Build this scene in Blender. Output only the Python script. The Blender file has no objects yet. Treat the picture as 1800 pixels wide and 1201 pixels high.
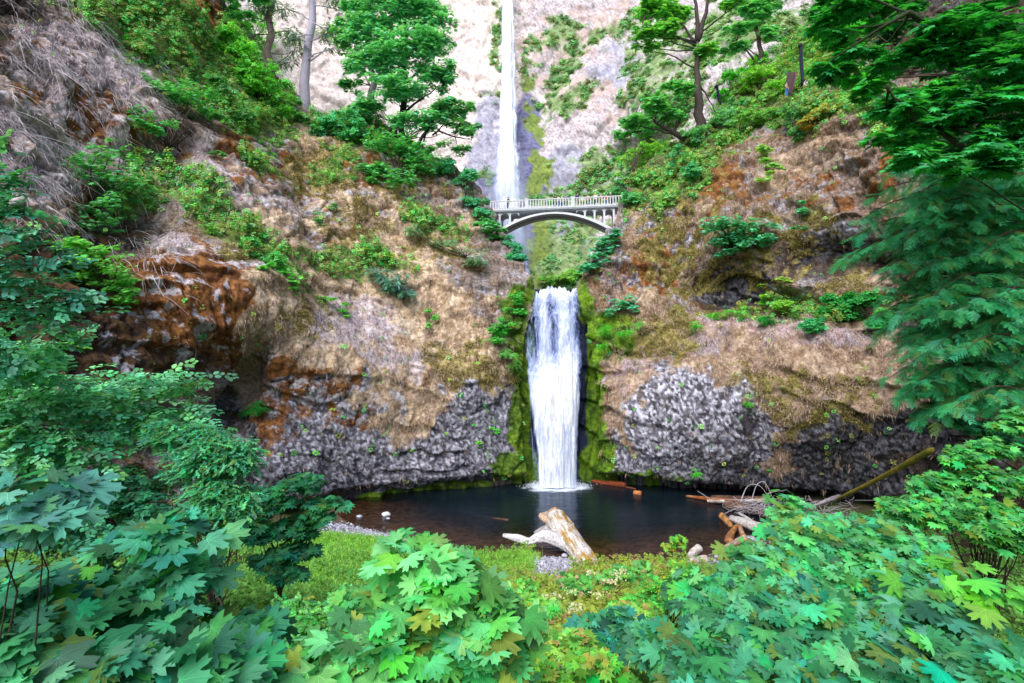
import bpy, math, random
import numpy as np
SC = bpy.context.scene
COL = SC.collection
rng = np.random.default_rng(11)
random.seed(5)
HOR = 650.0
CAMZ = 11.0
TH = math.atan((HOR-600.5)/900.0)
CT, ST = math.cos(TH), math.sin(TH)

def P(px, py, d):
    """world point seen at photograph pixel (px,py) at forward distance d"""
    px = np.asarray(px, float); py = np.asarray(py, float); d = np.asarray(d, float)
    cx = (px-900)/900.0; cy = -(py-600.5)/900.0
    ry = CT - cy*ST; rz = ST + cy*CT
    s = d/ry
    return np.stack(np.broadcast_arrays(cx*s, d, CAMZ+rz*s), -1)
def W(px, py, z=0.0):
    """point of the level plane z seen at a pixel"""
    cx = (px-900)/900.0; cy = -(py-600.5)/900.0
    ry = CT - cy*ST; rz = ST + cy*CT
    s = (z-CAMZ)/rz
    return np.array([cx*s, ry*s, z])
def proj(p):
    """pixel of a world point (for building lists only)"""
    x, y, z = p[..., 0], p[..., 1], p[..., 2]-CAMZ
    f = y*CT+z*ST; u = -y*ST+z*CT
    return 900+900*x/f, 600.5-900*u/f

# ------------------------------------------------------------------ noise
def _h(ix, iy, iz, s=0):
    n = (ix.astype(np.int64)*374761393 + iy.astype(np.int64)*668265263 + iz.astype(np.int64)*2147483647 + s*974634777) & 0xffffffff
    n = ((n ^ (n >> 13))*1274126177) & 0xffffffff
    n = ((n ^ (n >> 15))*2246822519) & 0xffffffff
    return ((n ^ (n >> 16)) & 0xffffff)/float(0xffffff)
def vn(p, s=0):
    f = np.floor(p); t = p-f; t = t*t*t*(t*(t*6-15)+10)
    i = f.astype(np.int64); x, y, z = i[..., 0], i[..., 1], i[..., 2]
    a, b, c = t[..., 0], t[..., 1], t[..., 2]
    def L(u, v, w): return u+(v-u)*w
    return L(L(L(_h(x,y,z,s), _h(x+1,y,z,s), a), L(_h(x,y+1,z,s), _h(x+1,y+1,z,s), a), b),
             L(L(_h(x,y,z+1,s), _h(x+1,y,z+1,s), a), L(_h(x,y+1,z+1,s), _h(x+1,y+1,z+1,s), a), b), c)
def fbm(p, scale=1.0, oc=5, s=0, gain=.5):
    p = np.asarray(p)*scale; o = 0; a = 1.0; t = 0
    for k in range(oc):
        o = o + a*vn(p + k*17.3, s+k); t += a; a *= gain; p = p*2.03
    return o/t
def ridge(p, scale=1.0, oc=4, s=0):
    p = np.asarray(p)*scale; o = 0; a = 1.0; t = 0
    for k in range(oc):
        o = o + a*(1-np.abs(2*vn(p+k*9.1, s+k)-1)); t += a; a *= .5; p = p*2.1
    return o/t
def voro(p, s=0):
    f = np.floor(p).astype(np.int64)
    d1 = np.full(p.shape[:-1], 9.0); d2 = d1.copy(); cid = np.zeros(p.shape[:-1])
    for dx in (-1, 0, 1):
        for dy in (-1, 0, 1):
            for dz in (-1, 0, 1):
                x, y, z = f[..., 0]+dx, f[..., 1]+dy, f[..., 2]+dz
                q = np.stack([x+_h(x,y,z,s+1), y+_h(x,y,z,s+2), z+_h(x,y,z,s+3)], -1)
                d = ((q-p)**2).sum(-1); c = _h(x,y,z,s+4)
                m = d < d1
                d2 = np.where(m, d1, np.minimum(d2, d)); cid = np.where(m, c, cid); d1 = np.where(m, d, d1)
    return np.sqrt(d1), np.sqrt(d2), cid
def sstep(x, a, b):
    t = np.clip((x-a)/(b-a), 0, 1); return t*t*(3-2*t)

# ------------------------------------------------------------------ mesh helpers
def tag(o, label=None, cat=None, group=None, kind=None):
    if label: o['label'] = label
    if cat: o['category'] = cat
    if group: o['group'] = group
    if kind: o['kind'] = kind
    return o
def mesh_np(name, V, F, mat, parent=None, col=None, smooth=True, extra=None):
    V = np.ascontiguousarray(np.asarray(V, np.float32).reshape(-1, 3)); F = np.ascontiguousarray(np.asarray(F, np.int32))
    k = F.shape[1]
    me = bpy.data.meshes.new(name)
    me.vertices.add(len(V)); me.vertices.foreach_set('co', V.ravel())
    me.loops.add(F.size); me.loops.foreach_set('vertex_index', F.ravel())
    me.polygons.add(len(F)); me.polygons.foreach_set('loop_start', np.arange(len(F), dtype=np.int32)*k)
    me.polygons.foreach_set('use_smooth', np.full(len(F), smooth))
    if col is not None:
        a = me.color_attributes.new('Col', 'FLOAT_COLOR', 'POINT')
        c = np.ones((len(V), 4), np.float32); c[:, :3] = np.asarray(col).reshape(-1, 3)
        a.data.foreach_set('color', c.ravel())
    if extra:
        for n, arr in extra.items():
            a = me.attributes.new(n, 'FLOAT', 'POINT'); a.data.foreach_set('value', np.asarray(arr, np.float32).ravel())
    me.update(calc_edges=True); me.validate()
    me.materials.append(mat)
    o = bpy.data.objects.new(name, me); COL.objects.link(o)
    if parent is not None:
        o.parent = parent
        o.matrix_parent_inverse = parent.matrix_basis.inverted()
    return o
def empty(name, loc, label=None, cat=None, group=None):
    o = bpy.data.objects.new(name, None); o.empty_display_size = .3
    o.location = tuple(float(v) for v in loc); COL.objects.link(o)
    return tag(o, label, cat, group)
class MB:
    def __init__(s): s.V = []; s.F = []; s.C = []; s.n = 0
    def add(s, V, F, c=None):
        V = np.asarray(V, float).reshape(-1, 3); F = np.asarray(F, int)
        if F.shape[1] == 4: F = np.concatenate([F[:, [0,1,2]], F[:, [0,2,3]]])
        s.V.append(V); s.F.append(F+s.n); s.n += len(V)
        if c is None: c = (.5, .5, .5)
        c = np.asarray(c, float)
        s.C.append(np.broadcast_to(c, (len(V), 3)).copy() if c.ndim == 1 else c)
    def box(s, lo, hi, c=None, R=None, o=(0,0,0)):
        x0,y0,z0 = lo; x1,y1,z1 = hi
        V = np.array([[x0,y0,z0],[x1,y0,z0],[x1,y1,z0],[x0,y1,z0],[x0,y0,z1],[x1,y0,z1],[x1,y1,z1],[x0,y1,z1]], float)
        if R is not None: V = V@np.asarray(R).T
        s.add(V+np.asarray(o), [[0,3,2,1],[4,5,6,7],[0,1,5,4],[1,2,6,5],[2,3,7,6],[3,0,4,7]], c)
    def tube(s, pts, rad, n=6, c=None, cap=True, rough=0, seed=0, groove=0):
        pts = np.asarray(pts, float); m = len(pts)
        rad = np.broadcast_to(np.asarray(rad, float), (m,))
        T = np.gradient(pts, axis=0); T /= np.linalg.norm(T, axis=1, keepdims=True)+1e-9
        a = np.array([0,0,1.]) if abs(T[0,2]) < .9 else np.array([1.,0,0])
        V = []
        for i in range(m):
            u = np.cross(T[i], a); u /= np.linalg.norm(u)+1e-9; w = np.cross(T[i], u); a = np.cross(u, T[i])
            th = np.arange(n)*2*math.pi/n
            ring = pts[i] + rad[i]*(np.cos(th)[:, None]*u+np.sin(th)[:, None]*w)
            V.append(ring)
        V = np.concatenate(V)
        if rough:
            ax = np.repeat(pts, n, 0); V = ax+(V-ax)*(1+rough*(fbm(V, 3.0/max(rad.max(), .02)*.25, 4, seed)[:, None]-.5)*2)
        if groove:
            ax = np.repeat(pts, n, 0); an = np.tile(np.arange(n)*2*math.pi/n, m); tt = np.repeat(np.linspace(0, 1, m), n)
            q = np.stack([np.cos(an)*2.2, np.sin(an)*2.2, tt*2.0], -1); g1 = fbm(q, 1.6, 5, seed+60, .65); g2 = fbm(q*np.array([1, 1, 3.]), .7, 3, seed+61)
            V = ax+(V-ax)*(1+groove*((g1-.5)*1.6+(g2-.5)*1.2))[:, None]
        F = []
        for i in range(m-1):
            for j in range(n):
                k = (j+1) % n
                F.append([i*n+j, i*n+k, (i+1)*n+k, (i+1)*n+j])
        F = np.array(F); F = np.concatenate([F[:, [0,1,2]], F[:, [0,2,3]]])
        if cap:
            V = np.concatenate([V, pts[[0]], pts[[-1]]])
            c0 = m*n; th = np.arange(n); k = (th+1) % n
            F = np.concatenate([F, np.stack([np.full(n, c0), k, th], 1), np.stack([np.full(n, c0+1), (m-1)*n+th, (m-1)*n+k], 1)])
        s.add(V, F, c)
        return V
    def build(s, name, mat, parent=None, smooth=True):
        if not s.V: return None
        return mesh_np(name, np.concatenate(s.V), np.concatenate(s.F), mat, parent, np.concatenate(s.C), smooth)

# ------------------------------------------------------------------ materials
def newmat(name):
    m = bpy.data.materials.new(name); m.use_nodes = True
    nt = m.node_tree; nt.nodes.clear()
    return m, nt, nt.nodes, nt.links
def N(ns, t, **k):
    n = ns.new(t)
    for a, b in k.items():
        if a.startswith('i_'):
            key = a[2:]
            n.inputs[int(key) if key.isdigit() else key.replace('_', ' ')].default_value = b
        else: setattr(n, a, b)
    return n
def rock_material(name, sc=1.0, rough=.85, bump=.6, spec=.3, vary=.5):
    m, nt, ns, L = newmat(name)
    out = N(ns, 'ShaderNodeOutputMaterial'); b = N(ns, 'ShaderNodeBsdfPrincipled', i_Roughness=rough)
    b.inputs['Specular IOR Level'].default_value = spec
    at = N(ns, 'ShaderNodeAttribute', attribute_name='Col'); tc = N(ns, 'ShaderNodeTexCoord')
    n1 = N(ns, 'ShaderNodeTexNoise', i_Scale=3.1*sc, i_Detail=8.0, i_Roughness=.7)
    n2 = N(ns, 'ShaderNodeTexNoise', i_Scale=14.0*sc, i_Detail=6.0, i_Roughness=.75)
    L.new(tc.outputs['Object'], n1.inputs['Vector']); L.new(tc.outputs['Object'], n2.inputs['Vector'])
    r1 = N(ns, 'ShaderNodeMapRange', i_1=.3, i_2=.7, i_3=1-vary, i_4=1+vary); L.new(n1.outputs['Fac'], r1.inputs[0])
    r2 = N(ns, 'ShaderNodeMapRange', i_1=.3, i_2=.7, i_3=1-vary*.8, i_4=1+vary*.8); L.new(n2.outputs['Fac'], r2.inputs[0])
    mu = N(ns, 'ShaderNodeMath', operation='MULTIPLY'); L.new(r1.outputs[0], mu.inputs[0]); L.new(r2.outputs[0], mu.inputs[1])
    vm = N(ns, 'ShaderNodeVectorMath', operation='SCALE'); L.new(at.outputs['Color'], vm.inputs[0]); L.new(mu.outputs[0], vm.inputs['Scale'])
    L.new(vm.outputs[0], b.inputs['Base Color'])
    bp = N(ns, 'ShaderNodeBump', i_Strength=bump, i_Distance=.12/sc)
    ad = N(ns, 'ShaderNodeMath', operation='ADD'); L.new(n1.outputs['Fac'], ad.inputs[0]); L.new(n2.outputs['Fac'], ad.inputs[1])
    L.new(ad.outputs[0], bp.inputs['Height']); L.new(bp.outputs[0], b.inputs['Normal'])
    L.new(b.outputs[0], out.inputs['Surface'])
    return m
def leaf_material(name, trans=.35, rough=.45, spec=.5):
    m, nt, ns, L = newmat(name)
    out = N(ns, 'ShaderNodeOutputMaterial'); b = N(ns, 'ShaderNodeBsdfPrincipled', i_Roughness=rough)
    b.inputs['Specular IOR Level'].default_value = spec
    at = N(ns, 'ShaderNodeAttribute', attribute_name='Col'); tc = N(ns, 'ShaderNodeTexCoord')
    n1 = N(ns, 'ShaderNodeTexNoise', i_Scale=9.0, i_Detail=4.0)
    L.new(tc.outputs['Object'], n1.inputs['Vector'])
    r1 = N(ns, 'ShaderNodeMapRange', i_1=.3, i_2=.7, i_3=.8, i_4=1.2); L.new(n1.outputs['Fac'], r1.inputs[0])
    vm = N(ns, 'ShaderNodeVectorMath', operation='SCALE'); L.new(at.outputs['Color'], vm.inputs[0]); L.new(r1.outputs[0], vm.inputs['Scale'])
    L.new(vm.outputs[0], b.inputs['Base Color'])
    tr = N(ns, 'ShaderNodeBsdfTranslucent')
    tm = N(ns, 'ShaderNodeVectorMath', operation='MULTIPLY'); tm.inputs[1].default_value = (1.3, 1.25, .35)
    L.new(vm.outputs[0], tm.inputs[0]); L.new(tm.outputs[0], tr.inputs['Color'])
    mx = N(ns, 'ShaderNodeMixShader', i_0=trans); L.new(b.outputs[0], mx.inputs[1]); L.new(tr.outputs[0], mx.inputs[2])
    L.new(mx.outputs[0], out.inputs['Surface'])
    return m
M_rock = rock_material('rock_surface', 1.0, .85, .7, .25, .7)
M_far = rock_material('far_rock_surface', .6, .9, .7, .2, .35)
M_wet = rock_material('wet_rock_surface', 1.0, .5, .6, .2)
M_ground = rock_material('ground_surface', 2.0, .95, .6, .2)
M_wood = rock_material('wood_surface', 3.0, .8, .9, .2, .55)
M_bark = rock_material('bark_surface', 3.0, .9, .8, .2, .5)
M_concrete = rock_material('concrete_surface', .8, .85, .25, .2, .17)
M_cloth = rock_material('cloth_surface', 4.0, .9, .1, .1, .1)
M_straw = rock_material('straw_surface', 1.0, .9, .0, .1, .25)
M_leaf = leaf_material('leaf_surface', .38, .6, .15)
M_leafn = leaf_material('near_leaf_surface', .34, .5, .22)
M_needle = leaf_material('needle_surface', .25, .7, .08)

# ------------------------------------------------------------------ smooth depth from control points
class TPS:
    def __init__(s, pts):
        pts = np.array(pts, float); s.c = pts[:, :2]/300.0
        n = len(pts); K = s.k(s.c[:, None]-s.c[None]); A = np.zeros((n+3, n+3))
        A[:n, :n] = K+np.eye(n)*.004; A[:n, n] = 1; A[:n, n+1:] = s.c; A[n, :n] = 1; A[n+1:, :n] = s.c.T
        s.w = np.linalg.solve(A, np.r_[np.log(pts[:, 2]), 0, 0, 0])
    def k(s, d):
        r = np.sqrt((d**2).sum(-1))+1e-9; return r*r*np.log(r)
    def __call__(s, px, py):
        px, py = np.broadcast_arrays(np.asarray(px, float), np.asarray(py, float))
        q = np.stack([px, py], -1)/300.0; sh = q.shape[:-1]; q = q.reshape(-1, 2); n = len(s.c)
        o = np.zeros(len(q))
        for i in range(n): o += s.w[i]*s.k(q-s.c[i])
        o += s.w[n]+q@s.w[n+1:]
        return np.exp(o).reshape(sh)

def blobs(px, py, lst):
    D = np.zeros(px.shape)
    for b in lst:
        cx, cy, rx, ry = b[:4]; a = math.radians(b[4]) if len(b) > 4 else 0; w = b[5] if len(b) > 5 else 1
        dx, dy = px-cx, py-cy
        u = (dx*math.cos(a)+dy*math.sin(a))/rx; v = (-dx*math.sin(a)+dy*math.cos(a))/ry
        D = np.maximum(D, w*np.exp(-.7*(u*u+v*v)**1.3))
    return D
# ================================================================== CLIFFS
baseL_pts = [(-250,1120),(0,1060),(200,1000),(430,930),(540,897),(620,879),(700,868),(800,860),(915,851),(1000,851)]
edgeL_pts = [(-250,300),(0,375),(60,420),(190,545),(235,700),(300,800),(350,856),(400,880),(480,925),(512,940),(560,930),(600,918),(700,915),(780,918),(852,924),(1200,930)]
depthL = TPS([(-250,1100,15),(-250,600,17),(-250,200,23),(-250,-250,34),(0,1060,22.5),(0,700,24),(0,400,28),(0,150,33),(0,-250,42),
 (250,990,29),(250,700,32),(250,450,35),(250,250,41),(250,0,48),(250,-250,56),(430,930,35),(430,800,38),(425,660,41),(440,560,37.5),(400,440,39),(330,600,35),
 (500,640,40),(500,800,39),(620,879,43),(600,700,43),(600,560,45.5),(600,420,50),(560,300,55),(420,200,52),(400,60,57),(520,180,63),
 (915,851,49.3),(870,760,48.3),(830,680,47.2),(760,700,45.5),(760,600,48),(850,560,50.5),(800,480,53),(740,400,56),(860,400,59),(700,300,60),(640,240,64),(800,300,63),(925,500,53),(760,862,46.3)])
edgeR_pts = [(-250,1700),(-60,1540),(0,1480),(50,1420),(100,1380),(130,1340),(185,1270),(230,1230),(250,1190),(300,1130),(340,1095),(400,1075),(470,1036),(512,1018),(540,1023),(600,1040),(700,1062),(780,1066),(845,1045),(1200,1030)]
baseR_pts = [(1000,845),(1040,846),(1120,851),(1200,860),(1300,868),(1400,874),(1500,884),(1620,905),(1800,940),(2050,1000)]
depthR = TPS([(1045,845,50),(1060,760,48.6),(1060,680,48.8),(1035,600,50.5),(1025,512,52.5),(1120,800,46.6),(1120,700,46.5),(1140,620,48),(1200,860,47.3),(1220,780,45),(1220,680,44.6),(1220,610,46.5),(1220,560,49.5),
 (1200,450,52),(1150,350,57),(1095,340,60),(1250,250,59),(1350,160,64),(1400,874,44.5),(1400,780,42),(1400,680,41),(1400,610,42.5),(1400,565,45.5),(1400,440,46),(1400,300,49),(1400,160,56),(1460,40,64),(1500,-200,72),
 (1600,900,38),(1600,760,37),(1600,620,37),(1600,560,39),(1600,400,38.5),(1600,200,42),(1620,0,48),(1700,-200,54),(1800,940,29),(1800,600,29),(1800,300,32),(1800,0,37),(2050,1000,19),(2050,500,20),(2050,0,27),(1290,520,50.5),(1290,470,49),(1450,520,45.6)])
depthB = TPS([(250,-300,84),(250,0,78),(250,550,62),(600,-300,105),(600,0,94),(600,300,84),(600,550,74),(890,-300,118),(890,0,102),(890,200,95),(890,340,88),(890,460,80),(930,540,74),(1000,300,86),(1000,200,91),
 (1100,-300,116),(1100,0,98),(1100,300,84),(1100,540,72),(1300,-300,106),(1300,0,84),(1300,200,72),(1300,540,62),(1600,-300,92),(1600,0,80),(1600,540,60),(1200,60,88),(1250,130,78)])
def interp(pts, key=0):
    a = np.array(sorted(pts)); return lambda v: np.interp(v, a[:, 0], a[:, 1])
edgeL = interp(edgeL_pts); edgeR = interp(edgeR_pts); baseL = interp(baseL_pts); baseR = interp(baseR_pts)

def lerpc(c, col, m):
    col = np.asarray(col, float); return c+(col-c)*m[..., None]
def layer(c, Pw, px, py, lst, colA, colB, thr=.5, k=.9, ns=.35, hard=.12, seed=0, cns=1.5, oc=6):
    D = blobs(px, py, lst)
    n = fbm(Pw, ns, oc, seed, .62)
    n = (n-.5)*2.2
    m = sstep(D+n*k*.5, thr-hard, thr+hard)*(D > .02)
    t = sstep(fbm(Pw, cns, 4, seed+50, .7), .35, .65)[..., None]
    cc = np.asarray(colA)*(1-t)+np.asarray(colB)*t
    return c+(cc-c)*m[..., None], m

def build_sheet(name, PX, PY, depth, paint, mat, dispf, side, skirt=True, bottom=True, label=None):
    d = depth(PX, PY)
    Pw = P(PX, PY, d)
    gu = np.gradient(Pw, axis=1); gv = np.gradient(Pw, axis=0)
    Nn = np.cross(gu, gv); Nn /= np.linalg.norm(Nn, axis=-1, keepdims=True)+1e-9
    flip = (Nn[..., 1] > 0); Nn[flip] *= -1
    disp, info = dispf(Pw, PX, PY)
    Nn2 = Nn.copy(); Nn2[..., 2] *= .7
    Q = Pw + Nn2*disp[..., None]
    colr, extra = paint(Pw, PX, PY, info)
    if skirt:
        cols = []; cc = []
        e = Q[:, -1] if side > 0 else Q[:, 0]; ec = colr[:, -1] if side > 0 else colr[:, 0]
        for k, s in enumerate((.6, 1.6, 3.2, 6, 10, 16, 24)):
            off = np.stack([-side*s*.35*np.ones(len(e)), s*np.ones(len(e)), 0*e[:, 0]], -1)
            v = e+off+(fbm(e+off, .4, 4, 5)[:, None]-.5)*np.array([1.6, .6, .3])*min(1, s)
            cols.append(v); cc.append(ec*.8)
        S = np.stack(cols, 1); SCc = np.stack(cc, 1)
        if side > 0: Q = np.concatenate([Q, S], 1); colr = np.concatenate([colr, SCc], 1)
        else: Q = np.concatenate([S[:, ::-1], Q], 1); colr = np.concatenate([SCc[:, ::-1], colr], 1)
    if bottom:
        b = Q[-1:].copy(); b[..., 2] = -2.5; b[..., 1] += .6
        Q = np.concatenate([Q, b], 0); colr = np.concatenate([colr, colr[-1:]], 0)
    nv, nu = Q.shape[:2]
    I = np.arange(nv*nu).reshape(nv, nu)
    F = np.stack([I[:-1, :-1], I[1:, :-1], I[1:, 1:], I[:-1, 1:]], -1).reshape(-1, 4)
    return mesh_np(name, Q.reshape(-1, 3), F, mat, None, colr.reshape(-1, 3), True), Pw, Q

def rock_disp(Pw, px, py, amp=1.0, fine=1.0, seed=0):
    A = np.array([1, 1, .75])
    w = Pw + 1.2*np.stack([fbm(Pw, .25, 3, s+seed)-.5 for s in (31, 32, 33)], -1)
    big = (fbm(w*A, .13, 4, 3+seed)-.5)*3.0
    mid = (ridge(w*A, .42, 4, 7+seed)-.62)*1.3
    d1, d2, c1 = voro(w*np.array([1.0, 1.0, .75])*.62, 11+seed)
    blk = (c1-.5)*.9 + np.clip(d2-d1, 0, .25)*1.3
    zz = w[..., 2]*.42+1.3*fbm(w, .16, 3, 41+seed)*2+.12*w[..., 0]
    fr_ = zz-np.floor(zz); led = (sstep(fr_, 0, .12)*(1-fr_)-.35)*1.0*sstep(fbm(w, .22, 3, 43+seed), .42, .58)
    mid = mid + led
    e1, e2, c2 = voro(w*np.array([1.0, 1.0, .8])*4.6, 21+seed)
    cob = (c2-.5)*.07 + np.clip(e2-e1, 0, .35)*.20 + (fbm(w, 1.6, 4, 45+seed)-.5)*.28
    return big, mid, blk, cob, c2, e2-e1, d2-d1

SPX = dict()
CBL = [(600,780,220,80),(830,760,80,100),(680,830,220,40)]
CBR = [(1210,720,150,110),(1400,820,260,60),(1180,800,130,60)]
def dispL(Pw, px, py):
    big, mid, blk, cob, c2, g2, g1 = rock_disp(Pw, px, py)
    smooth = blobs(px, py, [(650,600,190,120),(330,400,140,60,40),(380,130,200,70,35),(700,470,160,50)])
    r = 1-.65*smooth
    # broad hollow and bulge shapes
    sh = 1.8*blobs(px, py, [(350,510,120,80,20)])-2.2*blobs(px, py, [(418,700,26,90,25)])-2.2*blobs(px, py, [(210,400,70,60),(270,265,60,26)])+1.8*blobs(px, py, [(310,40,50,50)])+1.0*blobs(px, py, [(640,640,140,60),(830,650,60,60)])-1.6*sstep(py, baseL(px)-26, baseL(px)-2)-1.2*blobs(px, py, [(760,560,12,30),(540,330,20,60)])
    return big*.8+mid*r+blk*r*.8*(1-.75*blobs(px, py, CBL))-mid*r*.6*blobs(px, py, CBL)+cob*(.4+.6*r)+sh, (c2, g2, g1, cob)
def cobble(c, m, c2, g2, bright=1.0, dark=.25):
    """speckled broken basalt: pale weathered faces between dark joints"""
    pale = np.array([.45,.44,.52])*bright; midc = np.array([.17,.155,.19]); dk = np.array([.035,.03,.04])
    cc = midc+(pale-midc)*(sstep(c2, .4, .8)*.95)[..., None]
    cc = cc+(dk-cc)*np.clip(sstep(c2, .3, .05)*.7+sstep(g2, .12, .02)*.5, 0, 1)[..., None]
    return c+(cc-c)*m[..., None]
def warp(Pw, px, py, a=26):
    return px+(fbm(Pw, .3, 4, 61)-.5)*2*a, py+(fbm(Pw, .3, 4, 62)-.5)*2*a
STRAW_A, STRAW_B = (.64,.49,.36), (.42,.29,.18)
PINK_A, PINK_B = (.55,.43,.40), (.40,.28,.25)
RUST_A, RUST_B = (.30,.125,.035), (.15,.055,.02)
def paintL(Pw, px0, py0, info):
    c2, g2, g1, cob = info
    px, py = warp(Pw, px0, py0)
    n = fbm(Pw, .8, 5, 70, .6)[..., None]
    c = np.array([.19,.13,.11])*(1-n)+np.array([.42,.33,.29])*n
    c = lerpc(c, (.22,.12,.05), sstep(fbm(Pw, .5, 5, 171, .65), .5, .62)*.7); c = lerpc(c, (.42,.40,.45), sstep(fbm(Pw, .9, 5, 172, .7), .55, .63)*.7)
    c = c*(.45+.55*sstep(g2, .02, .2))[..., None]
    one = np.ones(px.shape)
    # cobbled grey basalt low on the buttress
    m = sstep(blobs(px, py, [(600,760,200,70),(560,690,90,60),(830,740,70,90),(700,840,190,28),(540,830,120,60),(640,800,200,60),(420,830,60,60)])+(fbm(Pw,.35,5,71)-.5)*.7, .42, .55)
    c = cobble(c, m, c2, g2)
    wet_shade = sstep(blobs(px, py, [(650,860,300,34),(480,800,70,80),(430,870,90,50),(860,850,60,30),(430,730,25,70),(0,20,70,60),(230,400,60,30),(120,430,60,40)])+(fbm(Pw,.5,4,72)-.5)*.5, .35, .6)
    c = c*(1-.55*wet_shade)[..., None]  # darker damp base; shade of hollows and cleft, and a dark corner, painted in
    # brown overhang at left, its shade put into the colour
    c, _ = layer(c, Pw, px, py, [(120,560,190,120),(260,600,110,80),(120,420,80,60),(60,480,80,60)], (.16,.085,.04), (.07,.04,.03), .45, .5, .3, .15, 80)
    # rust moss
    c, rm = layer(c, Pw, px, py, [(350,510,130,70,20,1),(400,590,80,60,0,.8),(280,560,90,60,0,.8),(530,630,70,25,0,.9),(560,700,110,70,0,.62),(80,190,120,90,0,.92),(110,330,90,60,0,.85),(200,200,80,60,0,.95),(30,120,60,50,0,.95),(130,260,80,50,0,.95),(60,330,60,40,0,.9),(420,280,130,60,30,.62),(545,290,55,50,0,.75),(300,30,90,40,0,.8),(250,470,70,60,0,.5),(620,420,90,50,0,.6),(350,40,50,50,0,.7),(640,310,60,40,0,.6),(480,740,60,60,0,.7),(830,690,40,20,0,.5)], RUST_A, RUST_B, .52, 1.0, .8, .08, 90, 3)
    # grey lichen flecks on it
    l = sstep(fbm(Pw, 1.4, 5, 120, .7), .56, .62)*(blobs(px, py, [(340,560,160,90),(420,480,80,60),(60,250,160,150),(560,330,130,80),(540,760,160,80)]) > .3)
    c = lerpc(c, (.50,.48,.54), l*.85)
    # straw
    c, st = layer(c, Pw, px, py, [(640,600,130,90),(560,560,110,60),(690,680,90,110,0,.9),(740,560,110,70),(620,500,150,50),(700,450,130,50),(480,520,50,90,0,.9),(830,610,60,50),(560,350,70,60,0,.65),(320,350,90,60,0,.6),(480,420,140,50,30,.8),(440,640,20,60),(800,400,60,50,0,.6),(690,760,60,70,0,.75),(780,650,60,40,0,.8),(640,380,90,50,0,.7),(860,640,40,50,0,.7),(500,210,60,30,0,.7),(80,400,70,40,0,.7),(560,245,80,25,20,.8)], STRAW_A, STRAW_B, .57, 1.6, .5, .13, 100)
    c, pk = layer(c, Pw, px, py, [(60,280,120,110,20,.85),(180,130,140,70,35,.8),(60,120,90,80,0,.7),(220,270,90,60,0,.6),(620,570,90,50,0,.8),(340,320,90,70,0,.7),(300,440,60,30,20,.8),(680,620,70,80,0,.6),(500,330,60,60,0,.5)], (.62,.53,.55), (.42,.31,.28), .52, 1.3, .6, .1, 110, 2.5)
    # ochre-yellow moss cushions
    c, ym = layer(c, Pw, px, py, [(820,650,70,40,20,.8),(560,300,80,60,0,.65),(700,320,90,40,0,.6),(650,300,100,40,0,.55),(760,620,50,30,0,.7),(620,400,80,60,0,.6),(530,560,70,40,0,.55),(400,450,50,25,0,.6),(760,440,80,60,0,.5)], (.40,.31,.13), (.30,.23,.09), .54, 1.2, 1.2, .1, 130)
    # green moss by the water and along the base
    c, gm = layer(c, Pw, px, py, [(915,700,17,150,0,1.1),(893,825,42,35,0,1.1),(905,560,24,50,0,1.1),(700,872,190,9,-4,.9),(930,512,12,20)], (.13,.22,.015), (.05,.10,.01), .45, .5, .8, .12, 140)
    c, gi = layer(c, Pw, px, py, [(380,385,170,30,38,1.1),(300,90,190,50,38,1.1),(430,180,110,50,30),(240,20,80,30,30,.8),(620,460,110,26,10,.9),(640,240,80,25,10,1),(760,400,60,20,20,.75),(590,300,40,20,0,.7),(460,300,60,20,20,.7),(250,340,60,30,30,.8),(420,110,60,60,0,1)], (.17,.27,.07), (.24,.24,.10), .48, 1.2, .6, .12, 150)
    fc = sstep(blobs(px, py, [(830,745,58,80),(570,800,110,50),(720,820,90,40),(540,720,50,40,0,.7)])+(fbm(Pw, .8, 5, 191, .65)-.5)*.8, .44, .6)
    c = cobble(c, fc, c2, g2, 1.05); st = st*(1-fc); pk = pk*(1-fc); ym = ym*(1-fc)
    SPX['L'] = dict(st=np.maximum(st, pk*.8), gi=gi, px=px0, py=py0, pink=pk, ym=ym)
    return np.clip(c*1.02, 0, 1), None

u = np.linspace(0, 1, 600); v = np.linspace(0, 1, 570)
U, Vv = np.meshgrid(u, v)
by = baseL(-250+1180*U); PY = -250+(by+250)*Vv; PX = -250+(edgeL(PY)+250)*U
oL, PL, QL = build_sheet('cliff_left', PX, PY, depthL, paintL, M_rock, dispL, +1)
tag(oL, kind='structure')

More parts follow.
